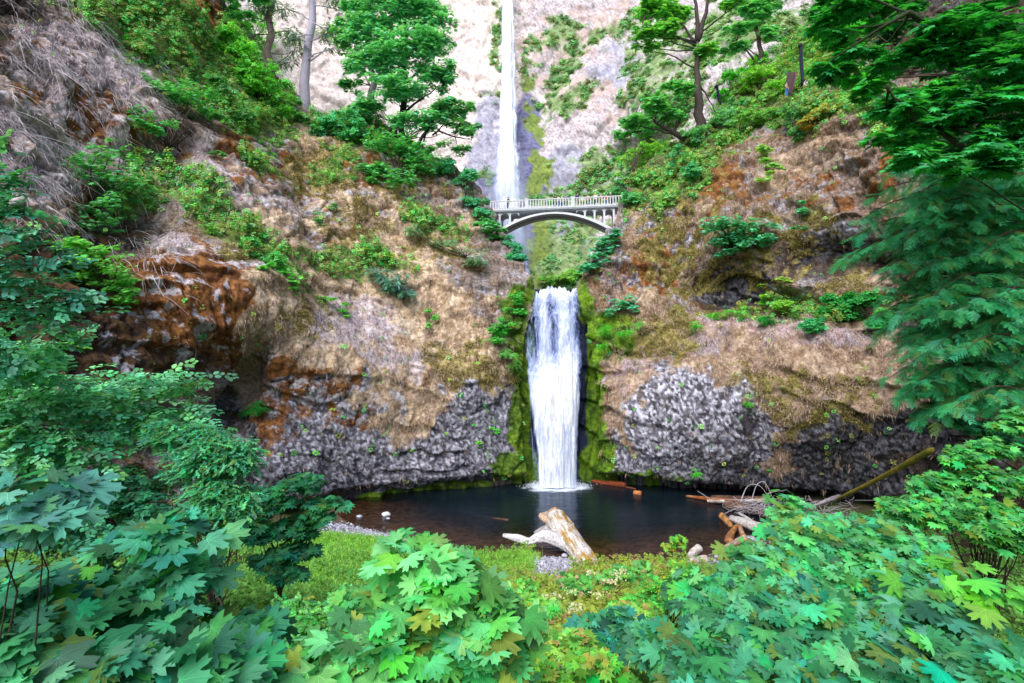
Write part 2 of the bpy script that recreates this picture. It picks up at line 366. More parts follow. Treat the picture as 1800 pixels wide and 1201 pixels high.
def dispR(Pw, px, py):
    big, mid, blk, cob, c2, g2, g1 = rock_disp(Pw, px, py, seed=200)
    smooth = blobs(px, py, [(1450,700,260,60),(1300,220,200,70,-30)])
    r = 1-.5*smooth
    sh = -2.4*blobs(px, py, [(1280,505,70,32),(1460,450,80,40)])+1.6*blobs(px, py, [(1420,500,90,20),(1270,600,200,25),(1230,700,110,80)])-2.4*sstep(py, baseR(px)-24, baseR(px)+2)-1.0*blobs(px, py, [(1500,340,30,60),(1330,740,14,70)])
    return big*.8+mid*r*1.1+blk*r*.9*(1-.8*blobs(px, py, CBR))-mid*r*.95*blobs(px, py, CBR)+cob+sh, (c2, g2, g1, cob)
def paintR(Pw, px0, py0, info):
    c2, g2, g1, cob = info
    px, py = warp(Pw, px0, py0)
    n = fbm(Pw, .8, 5, 270, .6)[..., None]
    c = np.array([.19,.12,.09])*(1-n)+np.array([.40,.30,.25])*n
    c = lerpc(c, (.20,.11,.04), sstep(fbm(Pw, .5, 5, 371, .65), .5, .62)*.7); c = lerpc(c, (.40,.38,.43), sstep(fbm(Pw, .9, 5, 372, .7), .55, .63)*.7)
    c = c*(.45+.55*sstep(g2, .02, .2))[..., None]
    m = sstep(blobs(px, py, [(1230,720,120,80),(1150,430,80,90,0,.75),(1180,790,110,60),(1330,790,120,50),(1450,420,80,50,0,.7),(1500,760,200,60,0,.7),(1200,840,200,30),(1400,840,220,40),(1290,500,80,40,0,.8),(1100,640,40,40,0,.4)])+(fbm(Pw,.35,5,271)-.5)*.7, .42, .55)
    c = cobble(c, m, c2, g2, 1.05)
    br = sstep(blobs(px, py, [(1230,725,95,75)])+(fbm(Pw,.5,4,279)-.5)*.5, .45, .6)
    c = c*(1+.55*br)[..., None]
    wet_shade = sstep(blobs(px, py, [(1500,820,240,62),(1600,740,130,60),(1300,862,330,22),(1290,505,85,38),(1450,455,95,45),(1650,560,160,200,0,.9),(1100,845,90,12),(1750,300,150,300,0,.8),(1640,20,180,110,0,1.1)])+(fbm(Pw,.5,4,272)-.5)*.5, .35, .6)
    c = c*(1-.68*wet_shade)[..., None]  # dark damp basalt, with shade painted under overhangs, at the undercut and top corner
    c, rm = layer(c, Pw, px, py, [(1250,330,90,60,0,.6),(1150,470,90,70,0,.6),(1420,330,110,70,0,.45),(1180,780,40,20,0,.6),(1550,330,60,70,0,.6)], (.26,.11,.03), RUST_B, .52, 1.0, .8, .08, 290, 3)
    c, st = layer(c, Pw, px, py, [(1110,690,50,90,0,1),(1420,640,260,60),(1350,700,130,60,0,.8),(1550,690,130,50,0,.8),(1200,600,130,30,0,.9),(1300,640,150,40),(1430,570,90,30),(1380,770,50,70,0,.7),(1230,380,90,50,0,.55),(1400,300,110,60,0,.6),(1120,560,60,50,0,.8),(1500,520,100,30,0,.8),(1450,250,80,50,0,.7),(1110,420,40,60,0,.6),(1420,60,70,30,-30,.9),(1100,760,40,50,0,.6)], (.50,.37,.28), (.33,.22,.14), .57, 1.6, .5, .13, 300)
    c, pk = layer(c, Pw, px, py, [(1350,590,160,25,0,.7),(1120,660,40,60,0,.6),(1250,600,100,30,0,.6),(1480,600,90,20,0,.6)], (.50,.36,.36), (.36,.23,.20), .5, 1.0, .6, .1, 310, 2.5)
    c, ym = layer(c, Pw, px, py, [(1180,420,90,120,0,.62),(1170,600,60,35,0,.8),(1300,450,160,150,0,.5),(1420,400,60,60,0,.65),(1400,700,200,70,0,.6),(1220,560,130,20,0,.7),(1130,620,50,30,0,.7),(1500,510,80,25,0,.7),(1250,280,100,40,0,.6)], (.33,.27,.09), (.22,.18,.06), .54, 1.2, 1.2, .1, 330)
    c, gm = layer(c, Pw, px, py, [(1043,700,17,140,0,1.15),(1030,550,14,50,0,1.1),(1070,600,40,40,0,.8),(1075,570,60,20,0,.8),(1055,800,22,50,0,1),(1120,835,80,12,0,.7)], (.15,.27,.012), (.06,.13,.01), .42, .5, .8, .12, 340)
    c, gi = layer(c, Pw, px, py, [(1350,170,210,55,-35,1),(1200,300,110,50,-35,.9),(1450,560,170,22,-5,.7),(1480,80,90,40,-40,.8),(1500,200,90,40,0,.8)], (.12,.19,.05), (.17,.16,.07), .5, 1.2, .6, .12, 350)
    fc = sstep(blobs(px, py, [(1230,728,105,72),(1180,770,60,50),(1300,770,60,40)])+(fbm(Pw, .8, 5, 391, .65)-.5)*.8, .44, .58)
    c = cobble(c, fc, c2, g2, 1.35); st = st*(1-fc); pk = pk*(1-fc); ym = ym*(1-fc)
    SPX['R'] = dict(st=np.maximum(st, pk*.8), gi=gi, px=px0, py=py0, pink=pk, ym=ym)
    return np.clip(c*1.02, 0, 1), None
ue = np.linspace(0, 1, 560)
U, Vv = np.meshgrid(ue, np.linspace(0, 1, 570))
by = baseR(1020+1030*U); PY = -250+(by+250)*Vv; PX = edgeR(PY)+(2050-edgeR(PY))*U
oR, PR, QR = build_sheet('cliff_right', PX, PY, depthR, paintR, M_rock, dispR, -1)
tag(oR, kind='structure')

# chute behind the lower fall : dark wet rock
depthC = TPS([(880,500,53),(880,870,51.5),(980,505,52.6),(975,600,52),(975,640,50.8),(975,870,50.6),(1090,500,53.5),(1090,870,51.5),(930,700,51.3),(1020,700,51.3)])
def dispC(Pw, px, py):
    big, mid, blk, cob, c2, g2, g1 = rock_disp(Pw*np.array([1,1,.5]), px, py, seed=400)
    lip = sstep(py, 530, 508)
    return (mid*.5+blk*.5+cob*.7)*(1-.8*lip), (c2, g2, g1, cob)
def paintC(Pw, px, py, info):
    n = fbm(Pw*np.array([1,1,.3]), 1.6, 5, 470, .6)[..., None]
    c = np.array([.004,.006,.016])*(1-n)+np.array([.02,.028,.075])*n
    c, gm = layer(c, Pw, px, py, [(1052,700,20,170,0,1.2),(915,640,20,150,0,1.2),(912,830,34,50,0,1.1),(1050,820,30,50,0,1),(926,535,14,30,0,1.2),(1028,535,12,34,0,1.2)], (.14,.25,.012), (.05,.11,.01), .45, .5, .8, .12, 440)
    return c, None
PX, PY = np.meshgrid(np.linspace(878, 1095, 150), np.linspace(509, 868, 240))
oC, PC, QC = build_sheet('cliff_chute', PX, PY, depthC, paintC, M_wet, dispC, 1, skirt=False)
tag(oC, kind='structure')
# stream bed from the foot of the upper fall to the lip
b0 = QC[0]; rows = [b0]
for k, s in enumerate((2, 5, 9, 14, 20, 27)):
    r = b0.copy(); r[:, 1] += s; r[:, 2] = b0[:, 2].mean()-.2+.02*s; r[:, 0] = b0[:, 0]*(1+s*.03); rows.append(r)
G = np.stack(rows, 0); I = np.arange(G.shape[0]*G.shape[1]).reshape(G.shape[:2])
mesh_np('stream_bed', G.reshape(-1, 3), np.stack([I[:-1, :-1], I[1:, :-1], I[1:, 1:], I[:-1, 1:]], -1).reshape(-1, 4), M_wet, None, np.full((G.size//3, 3), .06))['kind'] = 'structure'

# ---- back cliff
def dispB(Pw, px, py):
    w = Pw*.55
    big, mid, blk, cob, c2, g2, g1 = rock_disp(w, px, py, seed=600)
    cr = blobs(px, py, [(980,120,60,25,-50),(1150,240,120,18,-35),(1000,330,60,20),(950,190,18,60)])
    wetz = blobs(px, py, [(930,250,30,90),(930,420,70,90),(860,330,50,90)])
    r = 1-.8*wetz
    return (big*1.0+mid*.35*r+blk*.8*r+cob*1.0*r)-1.5*cr, (c2, g2, g1, cob)
def paintB(Pw, px0, py0, info):
    c2, g2, g1, cob = info
    px, py = warp(Pw, px0, py0, 18)
    n = fbm(Pw, .5, 5, 670, .65)[..., None]
    c = np.array([.50,.42,.46])*(1-n)+np.array([.82,.72,.76])*n
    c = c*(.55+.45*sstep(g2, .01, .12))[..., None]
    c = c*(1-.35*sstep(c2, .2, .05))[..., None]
    c, _ = layer(c, Pw, px, py, [(700,100,240,200,0,.9),(560,100,120,200,0,1),(840,200,60,140,0,.9)], (.92,.80,.76), (.80,.66,.64), .45, .5, .3, .15, 680)
    c, _ = layer(c, Pw, px, py, [(1030,60,120,60,-30,.6),(1040,170,100,60,0,.62),(930,90,30,60,0,.7),(1150,330,60,30,0,.6),(980,60,60,50,0,.6),(1120,150,60,60,0,.5)], (.64,.48,.44), (.52,.40,.40), .52, 1.3, .4, .08, 690)
    c, _ = layer(c, Pw, px, py, [(860,330,45,120,0,.95),(1000,290,60,40,0,.8),(1090,120,80,60,0,.55),(860,200,30,60,0,.7),(1010,390,40,60,0,.7),(1040,320,60,40,0,.9)], (.48,.46,.56), (.36,.35,.46), .45, .6, .3, .12, 700)
    c, wt = layer(c, Pw, px, py, [(925,250,24,80,0,1),(935,330,28,40,0,1),(935,440,34,110,5,1.2),(905,430,34,90,0,1.1),(865,345,40,60,0,.55)], (.13,.12,.24), (.20,.21,.36), .45, .4, .4, .12, 710)
    c, _ = layer(c, Pw, px, py, [(935,215,14,40,-25,.9),(948,285,18,30,-20,1.1),(945,315,14,40,0,1.2),(925,140,14,20,0,.9),(962,440,24,80,-10,1),(945,470,18,60,0,1)], (.24,.32,.07), (.16,.22,.06), .5, 1.0, .8, .14, 720)
    c, gr = layer(c, Pw, px, py, [(1060,55,90,14,-25,.7),(985,60,40,30,20,.75),(1000,110,35,20,0,.8),(1010,80,30,20,-20,.7),(980,140,25,30,0,.75),(880,60,20,60,0,.6),(960,180,30,30,0,.65),(1000,180,60,20,-25,.75),(1080,290,130,22,-25,1.0),(1060,340,130,22,-5,1.0),(1010,400,60,70,0,.75),(1000,470,70,50,0,.8),(1150,140,60,100,-20,.7),(1180,300,100,40,-30,.9),(1080,250,100,20,-35,.7),(860,300,30,14,-30,.6),(1280,60,90,60,-40,.75),(1200,120,60,100,0,.65),(1400,50,60,40,-40,.8),(860,170,40,30,0,.4),(1330,20,80,60,-40,.7),(940,100,30,50,0,.5),(1000,500,60,30,0,1)], (.30,.40,.18), (.20,.28,.13), .50, 1.5, .5, .16, 730, 1.2)
    SPX['B'] = dict(gi=gr, px=px0, py=py0)
    v_ = fbm(Pw*np.array([1, 1, .16]), .9, 5, 760, .65)[..., None]; s_ = sstep(fbm(Pw, 1.3, 5, 761, .7), .56, .64)[..., None]
    return np.clip(c*(.82+.42*v_)*(1-.3*s_), 0, .95), None
PX, PY = np.meshgrid(np.linspace(250, 1620, 560), np.linspace(-300, 545, 350))
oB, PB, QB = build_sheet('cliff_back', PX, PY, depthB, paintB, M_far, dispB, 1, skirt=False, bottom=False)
tag(oB, kind='structure')
# ================================================================== GROUND AND POOL
def wp(px, py): return W(px, py, 0)[:2]
pool = [wp(*q) for q in [(592,905),(615,922),(650,935),(700,946),(760,962),(800,975),(860,980),(905,972),(925,968),(950,978),(1000,986),(1060,990),(1150,992),(1215,985),(1250,975),(1300,968),(1335,950),(1350,930),(1390,900),(1440,885)]]
pool = np.array(pool+[np.array([24.0, 48.0]), np.array([18., 60.]), np.array([-20., 58.]), np.array([-16., 47.]), wp(600, 884)])
def sdist(x, y):
    a = pool; b = np.roll(pool, -1, 0); D = np.full(x.shape, 1e9); ins = np.zeros(x.shape, bool)
    for (x0, y0), (x1, y1) in zip(a, b):
        dx, dy = x1-x0, y1-y0; t = np.clip(((x-x0)*dx+(y-y0)*dy)/(dx*dx+dy*dy), 0, 1)
        D = np.minimum(D, np.hypot(x-x0-t*dx, y-y0-t*dy))
        c = ((y0 > y) != (y1 > y)) & (x < (x1-x0)*(y-y0)/(y1-y0+1e-12)+x0); ins ^= c
    return np.where(ins, -D, D)
def GZ(x, y):
    x = np.asarray(x, float); y = np.asarray(y, float)
    s = sdist(x, y)
    n = fbm(np.stack([x, y, 0*x], -1), .35, 5, 801)-.5
    o = .09*s+.23*np.maximum(0, s-5)+.04
    o = np.where(s < 0, np.maximum(-2.2, s*.13-.02), o)
    o = np.minimum(o, 9.2+.03*s)
    o = o+n*np.clip(np.abs(s)*.25, .03, 1.1)
    return o
def axis(fine0, fine1, step, lim):
    a = list(np.arange(fine0, fine1, step)); s = step
    x = fine1
    while x < lim: a.append(x); s *= 1.25; x += s
    a.append(lim); x = fine0; s = step; b = []
    while x > -lim: s *= 1.25; x -= s; b.append(x)
    return np.array(sorted(set(b+a)))
xs = axis(-26, 30, .16, 400); ys = axis(2, 52, .16, 400)
X, Y = np.meshgrid(xs, ys); Z = GZ(X, Y)
Gp = np.stack([X, Y, Z], -1)
s = sdist(X, Y)
n = fbm(Gp, 1.0, 5, 810, .6)[..., None]
c = np.array([.07,.05,.03])*(1-n)+np.array([.13,.10,.06])*n
c = lerpc(c, (.16,.12,.09), sstep(s, 1.0, 0.0))
n3 = voro(Gp*3.2, 813)
bed = np.array([.20,.12,.085])*(.4+1.2*n3[2][..., None])
c = np.where((s < .1)[..., None], bed, c)
gr = sstep(fbm(Gp, .3, 4, 811)+.25*sstep(s, 12, 2)*(s > 0), .48, .6)*(s > 1.0)
c = lerpc(c, (.07,.13,.025), gr*.8)
I = np.arange(X.size).reshape(X.shape)
mesh_np('ground', Gp.reshape(-1, 3), np.stack([I[:-1, :-1], I[:-1, 1:], I[1:, 1:], I[1:, :-1]], -1).reshape(-1, 4), M_ground, None, c.reshape(-1, 3))['kind'] = 'structure'

# water : tinted, lets the brown bed show in the shallows
m, nt, ns, L = newmat('pool_water_surface')
out = N(ns, 'ShaderNodeOutputMaterial'); tc = N(ns, 'ShaderNodeTexCoord')
at = N(ns, 'ShaderNodeAttribute', attribute_name='deep'); ch = N(ns, 'ShaderNodeAttribute', attribute_name='churn')
df = N(ns, 'ShaderNodeBsdfDiffuse'); df.inputs['Color'].default_value = (.006, .012, .018, 1)
tr = N(ns, 'ShaderNodeBsdfTransparent'); tr.inputs['Color'].default_value = (.62, .55, .45, 1)
mx = N(ns, 'ShaderNodeMixShader'); L.new(at.outputs['Fac'], mx.inputs[0]); L.new(tr.outputs[0], mx.inputs[1]); L.new(df.outputs[0], mx.inputs[2])
gl = N(ns, 'ShaderNodeBsdfGlossy', i_Roughness=.08); gl.inputs['Color'].default_value = (.8, .85, .95, 1)
fr = N(ns, 'ShaderNodeFresnel', i_IOR=1.33)
mp = N(ns, 'ShaderNodeMapping'); mp.inputs['Scale'].default_value = (1.0, 2.2, 1)
L.new(tc.outputs['Object'], mp.inputs[0])
w1 = N(ns, 'ShaderNodeTexNoise', i_Scale=3.2, i_Detail=5.0, i_Roughness=.6); L.new(mp.outputs[0], w1.inputs['Vector'])
w2 = N(ns, 'ShaderNodeTexNoise', i_Scale=.8, i_Detail=3.0); L.new(mp.outputs[0], w2.inputs['Vector'])
ad = N(ns, 'ShaderNodeMath', operation='MULTIPLY_ADD', i_1=.4); L.new(w1.outputs['Fac'], ad.inputs[0]); L.new(w2.outputs['Fac'], ad.inputs[2])
bs = N(ns, 'ShaderNodeMapRange', i_1=0.0, i_2=1.0, i_3=.22, i_4=1.0); L.new(ch.outputs['Fac'], bs.inputs[0])
bp = N(ns, 'ShaderNodeBump', i_Distance=.18); L.new(bs.outputs[0], bp.inputs['Strength']); L.new(ad.outputs[0], bp.inputs['Height'])
L.new(bp.outputs[0], gl.inputs['Normal']); L.new(bp.outputs[0], fr.inputs['Normal'])
fm = N(ns, 'ShaderNodeMath', operation='MULTIPLY', i_1=.8); L.new(fr.outputs[0], fm.inputs[0])
m2 = N(ns, 'ShaderNodeMixShader'); L.new(fm.outputs[0], m2.inputs[0]); L.new(mx.outputs[0], m2.inputs[1]); L.new(gl.outputs[0], m2.inputs[2])
# churned foam around the foot of the fall
fo = N(ns, 'ShaderNodeBsdfDiffuse'); fo.inputs['Color'].default_value = (.75, .82, .95, 1)
fn = N(ns, 'ShaderNodeTexNoise', i_Scale=6.0, i_Detail=6.0, i_Roughness=.8); L.new(mp.outputs[0], fn.inputs['Vector'])
fa = N(ns, 'ShaderNodeMath', operation='ADD'); L.new(ch.outputs['Fac'], fa.inputs[0]); L.new(fn.outputs['Fac'], fa.inputs[1])
fr2 = N(ns, 'ShaderNodeMapRange', i_1=.98, i_2=1.35, i_3=0.0, i_4=1.0); L.new(fa.outputs[0], fr2.inputs[0])
m3 = N(ns, 'ShaderNodeMixShader'); L.new(fr2.outputs[0], m3.inputs[0]); L.new(m2.outputs[0], m3.inputs[1]); L.new(fo.outputs[0], m3.inputs[2])
L.new(m3.outputs[0], out.inputs['Surface'])
M_water = m
X, Y = np.meshgrid(np.linspace(-20, 32, 330), np.linspace(27, 56, 220))
Wp = np.stack([X, Y, 0*X], -1); s = sdist(X, Y)
deep = sstep(-s+1.6*(fbm(Wp, .5, 4, 820)-.5), 1.2, 9.5)*.97
deep = np.maximum(deep, sstep(X, -9, 3)*sstep(Y, 33, 40)*.97)
foot = W(978, 854)
rr = np.hypot((X-foot[0])/3.3, (Y-foot[1]+.2)/2.6)*(.75+.5*fbm(Wp, 1.1, 4, 840))
churn = np.clip(1.45-rr, 0, 1)**1.2*1.15
Z = (fbm(Wp, 1.2, 4, 830)-.5)*.03*(1+5*churn); Wp[..., 2] = Z
I = np.arange(X.size).reshape(X.shape)
mesh_np('pool_water', Wp.reshape(-1, 3), np.stack([I[:-1, :-1], I[:-1, 1:], I[1:, 1:], I[1:, :-1]], -1).reshape(-1, 4), M_water, None, None, True, dict(deep=deep, churn=churn))['kind'] = 'structure'

# ================================================================== WATERFALLS
def fall_material(name, sx, sz, lo, hi, tint=(.96,.97,1.0), em=0):
    m, nt, ns, L = newmat(name)
    out = N(ns, 'ShaderNodeOutputMaterial'); tc = N(ns, 'ShaderNodeTexCoord')
    mp = N(ns, 'ShaderNodeMapping'); mp.inputs['Scale'].default_value = (sx, sx, sz); L.new(tc.outputs['Object'], mp.inputs[0])
    n1 = N(ns, 'ShaderNodeTexNoise', i_Scale=1.0, i_Detail=9.0, i_Roughness=.72, i_Distortion=.25); L.new(mp.outputs[0], n1.inputs['Vector'])
    at = N(ns, 'ShaderNodeAttribute', attribute_name='dens')
    ad = N(ns, 'ShaderNodeMath', operation='ADD'); L.new(n1.outputs['Fac'], ad.inputs[0]); L.new(at.outputs['Fac'], ad.inputs[1])
    mr = N(ns, 'ShaderNodeMapRange', i_1=lo, i_2=hi, i_3=0.0, i_4=1.0); L.new(ad.outputs[0], mr.inputs[0])
    d = N(ns, 'ShaderNodeBsdfDiffuse')
    cr = N(ns, 'ShaderNodeMix', data_type='RGBA'); cr.inputs[6].default_value = (.30, .44, 1.0, 1); cr.inputs[7].default_value = (*tint, 1)  # thin water is coloured blue to carry the skylight, dense water stays white
    L.new(mr.outputs[0], cr.inputs[0]); L.new(cr.outputs[2], d.inputs['Color'])
    tl = N(ns, 'ShaderNodeBsdfTranslucent'); L.new(cr.outputs[2], tl.inputs['Color'])
    bp = N(ns, 'ShaderNodeBump', i_Strength=.2, i_Distance=.15); L.new(n1.outputs['Fac'], bp.inputs['Height']); L.new(bp.outputs[0], d.inputs['Normal'])
    mm = N(ns, 'ShaderNodeMixShader', i_0=.12); L.new(d.outputs[0], mm.inputs[1]); L.new(tl.outputs[0], mm.inputs[2])
    t = N(ns, 'ShaderNodeBsdfTransparent')
    mx = N(ns, 'ShaderNodeMixShader'); L.new(mr.outputs[0], mx.inputs[0]); L.new(t.outputs[0], mx.inputs[1]); L.new(mm.outputs[0], mx.inputs[2])
    L.new(mx.outputs[0], out.inputs['Surface'])
    return m
M_fall = fall_material('falling_water', 3.2, .42, .50, .92)
M_fall2 = fall_material('upper_falling_water', 1.3, .10, .42, .80)
def fall_sheet(name, parent, mat, left, right, dep, y0, y1, dens, doff=0, seed=0, nu=90, nv=300, amp=.25):
    lf = interp(left); rf = interp(right); df_ = interp(dep)
    U, Yp = np.meshgrid(np.linspace(0, 1, nu), np.linspace(y0, y1, nv))
    px = lf(Yp)+(rf(Yp)-lf(Yp))*U
    Yp = Yp+(y0 > 0)*sstep(Yp, y0+60, y0)*((vn(np.stack([px*.09, 0*px, 0*px+seed*.0], -1), 3)-.5)*14+(vn(np.stack([px*.3, 0*px, 0*px], -1), 4)-.5)*6)
    d = df_(Yp)+doff-.9*np.sin(np.pi*U)**.7*amp*3
    Pw = P(px, Yp, d)
    Pw[..., 1] -= (fbm(Pw*np.array([2.2, 0, .25]), 1.0, 4, 900+seed)-.5)*amp*3
    e = np.minimum(U, 1-U)
    ew = .11 if amp < .28 else .24
    dn = dens(px, Yp, U)-(.55 if amp < .28 else .45)*sstep(e+ew*1.1*(fbm(Pw*np.array([1, 1, .12]), 1.4, 5, 905+seed, .6)-.5), ew, 0.0)
    I = np.arange(U.size).reshape(U.shape)
    return mesh_np(name, Pw.reshape(-1, 3), np.stack([I[:-1, :-1], I[1:, :-1], I[1:, 1:], I[:-1, 1:]], -1).reshape(-1, 4), mat, parent, None, True, dict(dens=dn))
rl = P(975, 852, 49)
lowf = empty('waterfall', rl, 'wide white lower waterfall pouring over the lip into the dark pool', 'waterfall')
LL = [(508,936),(540,927),(580,920),(620,916),(660,922),(700,928),(760,936),(810,945),(856,944)]
LR = [(508,1020),(540,1027),(580,1028),(620,1031),(660,1025),(700,1024),(760,1021),(810,1018),(856,1018)]
LD = [(508,51.9),(520,51.5),(560,50.6),(600,50.0),(640,49.5),(660,49.0),(700,48.8),(856,48.6)]
def dens1(px, py, U):
    top = sstep(py, 700, 560)
    a = .40-.24*top+.14*sstep(py, 540, 512)
    a += .16*blobs(px, py, [(990,560,16,60),(958,560,9,60),(1000,640,20,60),(975,680,30,40)])
    a -= .15*blobs(px, py, [(968,545,5,30),(935,610,12,60),(1016,600,8,60),(975,600,7,50)])
    return a
fall_sheet('water_curtain', lowf, M_fall, LL, LR, LD, 508, 858, dens1, 0, 1)
fall_sheet('water_curtain', lowf, M_fall, [(a, b+3) for a, b in LL], [(a, b-3) for a, b in LR], LD, 512, 858, lambda px, py, U: dens1(px, py, U)-.08, -.45, 2)
fall_sheet('side_trickle', lowf, M_fall, [(560,918),(640,926),(740,930),(850,938)], [(560,930),(640,940),(740,944),(850,952)], [(560,50.3),(850,49.2)], 570, 855, lambda px, py, U: .02+0*px, 0, 3, 24, 200)
# spray at the foot: a low mound of droplets
mb = MB(); r2 = np.random.default_rng(3)
K = 5000
a = r2.random(K)*2*math.pi; q = np.abs(r2.normal(0, .5, K)); x = foot[0]+np.cos(a)*q*2.6; y = foot[1]-.2+np.sin(a)*q*1.5; z = np.abs(r2.normal(0, .42, K))*np.exp(-q*.8)+.02
cen = np.stack([x, y, z], -1); sz = r2.uniform(.015, .05, K)
T = np.array([[1,0,-.7],[-1,0,-.7],[0,1,.7],[0,-1,.7]])
V = (cen[:, None]+T[None]*sz[:, None, None]).reshape(-1, 3)
F = (np.array([[0,1,2],[0,3,1],[0,2,3],[1,3,2]])[None]+np.arange(K)[:, None, None]*4).reshape(-1, 3)
M_drop = newmat('spray_drops'); mm_, nt, ns, L = M_drop; o_ = N(ns, 'ShaderNodeOutputMaterial'); d_ = N(ns, 'ShaderNodeBsdfDiffuse'); d_.inputs['Color'].default_value = (.9,.93,1,1); L.new(d_.outputs[0], o_.inputs[0]); M_drop = mm_
mesh_np('spray', V, F, M_drop, lowf)

up = empty('waterfall', P(892, 345, 84), 'tall thin upper waterfall dropping far behind the footbridge', 'waterfall')
UL = [(-300,878),(0,881),(150,878),(250,873),(345,864),(400,870),(470,884),(530,900)]
UR = [(-300,902),(0,905),(150,909),(250,912),(345,919),(400,932),(470,938),(530,950)]
UD = [(-300,114),(0,98),(150,93),(250,89),(345,83),(400,80.5),(470,77.5),(530,74)]
def dens2(px, py, U): return .42-.40*sstep(py, 345, 430)-.1*sstep(np.abs(U-.5), .25, .5)
fall_sheet('water_column', up, M_fall2, UL, UR, UD, -300, 530, dens2, 0, 5, 50, 320, .3)
fall_sheet('water_column', up, M_fall2, [(a, b+5) for a, b in UL], [(a, b-6) for a, b in UR], UD, -300, 530, lambda px, py, U: dens2(px, py, U)-.02, -1, 6, 40, 320, .3)
# drifting mist at its foot
m, nt, ns, L = newmat('mist_veil')
out = N(ns, 'ShaderNodeOutputMaterial'); at = N(ns, 'ShaderNodeAttribute', attribute_name='dens'); d = N(ns, 'ShaderNodeBsdfDiffuse'); d.inputs['Color'].default_value = (.75,.82,1,1)
t = N(ns, 'ShaderNodeBsdfTransparent'); mx = N(ns, 'ShaderNodeMixShader'); tc = N(ns, 'ShaderNodeTexCoord'); n1 = N(ns, 'ShaderNodeTexNoise', i_Scale=.35, i_Detail=5.0)
L.new(tc.outputs['Object'], n1.inputs['Vector']); mu = N(ns, 'ShaderNodeMath', operation='MULTIPLY'); L.new(n1.outputs['Fac'], mu.inputs[0]); L.new(at.outputs['Fac'], mu.inputs[1])
L.new(mu.outputs[0], mx.inputs[0]); L.new(t.outputs[0], mx.inputs[1]); L.new(d.outputs[0], mx.inputs[2]); L.new(mx.outputs[0], out.inputs[0])
M_mist = m
for k, (yc, ry, xc, rx, dd, den) in enumerate([(330,90,890,44,81,.9),(410,100,905,40,77,.8)]):
    U, Vq = np.meshgrid(np.linspace(-1, 1, 40), np.linspace(-1, 1, 60))
    Pw = P(xc+rx*U, yc+ry*Vq, dd+1.2*U*U)
    dn = np.clip(1-(U*U+Vq*Vq), 0, 1)**1.2*den
    I = np.arange(U.size).reshape(U.shape)
    mesh_np('mist', Pw.reshape(-1, 3), np.stack([I[:-1, :-1], I[1:, :-1], I[1:, 1:], I[:-1, 1:]], -1).reshape(-1, 4), M_mist, up, None, True, dict(dens=dn))

# ================================================================== BRIDGE
A = P(866, 371, 61.2); B = P(1084, 361, 59.2); zd = (A[2]+B[2])/2
A[2] = B[2] = zd
ax = (B-A); Lb = np.linalg.norm(ax); ax /= Lb; yx = np.array([-ax[1], ax[0], 0]);
if yx[1] < 0: yx = -yx
R = np.stack([ax, yx, [0,0,1]], 1)    # columns: along, across(away), up
br = empty('footbridge', A, 'white concrete arched footbridge with railings spanning the gorge between the two falls', 'bridge')
WH = (.62,.63,.66); GY = (.42,.44,.50)
Wd = 2.6
def bx(mb, x0, x1, y0, y1, z0, z1, c=WH): mb.box((x0,y0,z0), (x1,y1,z1), c, R, A)
mb = MB(); bx(mb, -5, Lb+4, 0, Wd, -.30, -.02, GY); bx(mb, -5, Lb+4, -.12, 0, -.20, .0, (.3,.32,.36)); bx(mb, -5, Lb+4, Wd, Wd+.12, -.20, 0, WH)
mb.build('deck', M_concrete, br, False)
def pxl(px):   # distance along the bridge of a pixel column
    c = (px-900)/900.0; 
    # solve A.x+s*ax.x = c'*(depth)
    s_ = np.linspace(-6, 24, 3001); pts = A[None]+s_[:, None]*ax; q = proj(pts)[0]; return float(np.interp(px, q, s_))
mid = pxl(970); half = (pxl(1064)-pxl(884))/2; zc = -.42; rise = half*.27
def arch(x): return zc-rise*((x-mid)/half)**2*(1.0)
n_ = 60; xs_ = np.linspace(mid-half-1.2, mid+half+1.2, n_)
for yy in (0.05, Wd-.75):
    mb = MB(); th = .23
    V = []
    for x in xs_:
        t_ = th*(1+.7*abs((x-mid)/half)**1.5)
        for (b, zz) in ((yy, arch(x)), (yy+.7, arch(x)), (yy+.7, arch(x)-t_), (yy, arch(x)-t_)): V.append([x, b, zz])
    V = np.array(V)@R.T+A; F = []
    for i in range(n_-1):
        for j in range(4): F.append([i*4+j, i*4+(j+1) % 4, (i+1)*4+(j+1) % 4, (i+1)*4+j])
    mb.add(V, F, (.66,.67,.70)); mb.build('arch_rib', M_concrete, br, False)
mb = MB()
V = []
for x in xs_:
    t_ = .23*(1+.7*abs((x-mid)/half)**1.5)
    for (b, zz) in ((.76, arch(x)-t_*.3), (Wd-.76, arch(x)-t_*.3), (Wd-.76, arch(x)-t_*.6), (.76, arch(x)-t_*.6)): V.append([x, b, zz])
mb.add(np.array(V)@R.T+A, F, GY); mb.build('arch_soffit', M_concrete, br, False)
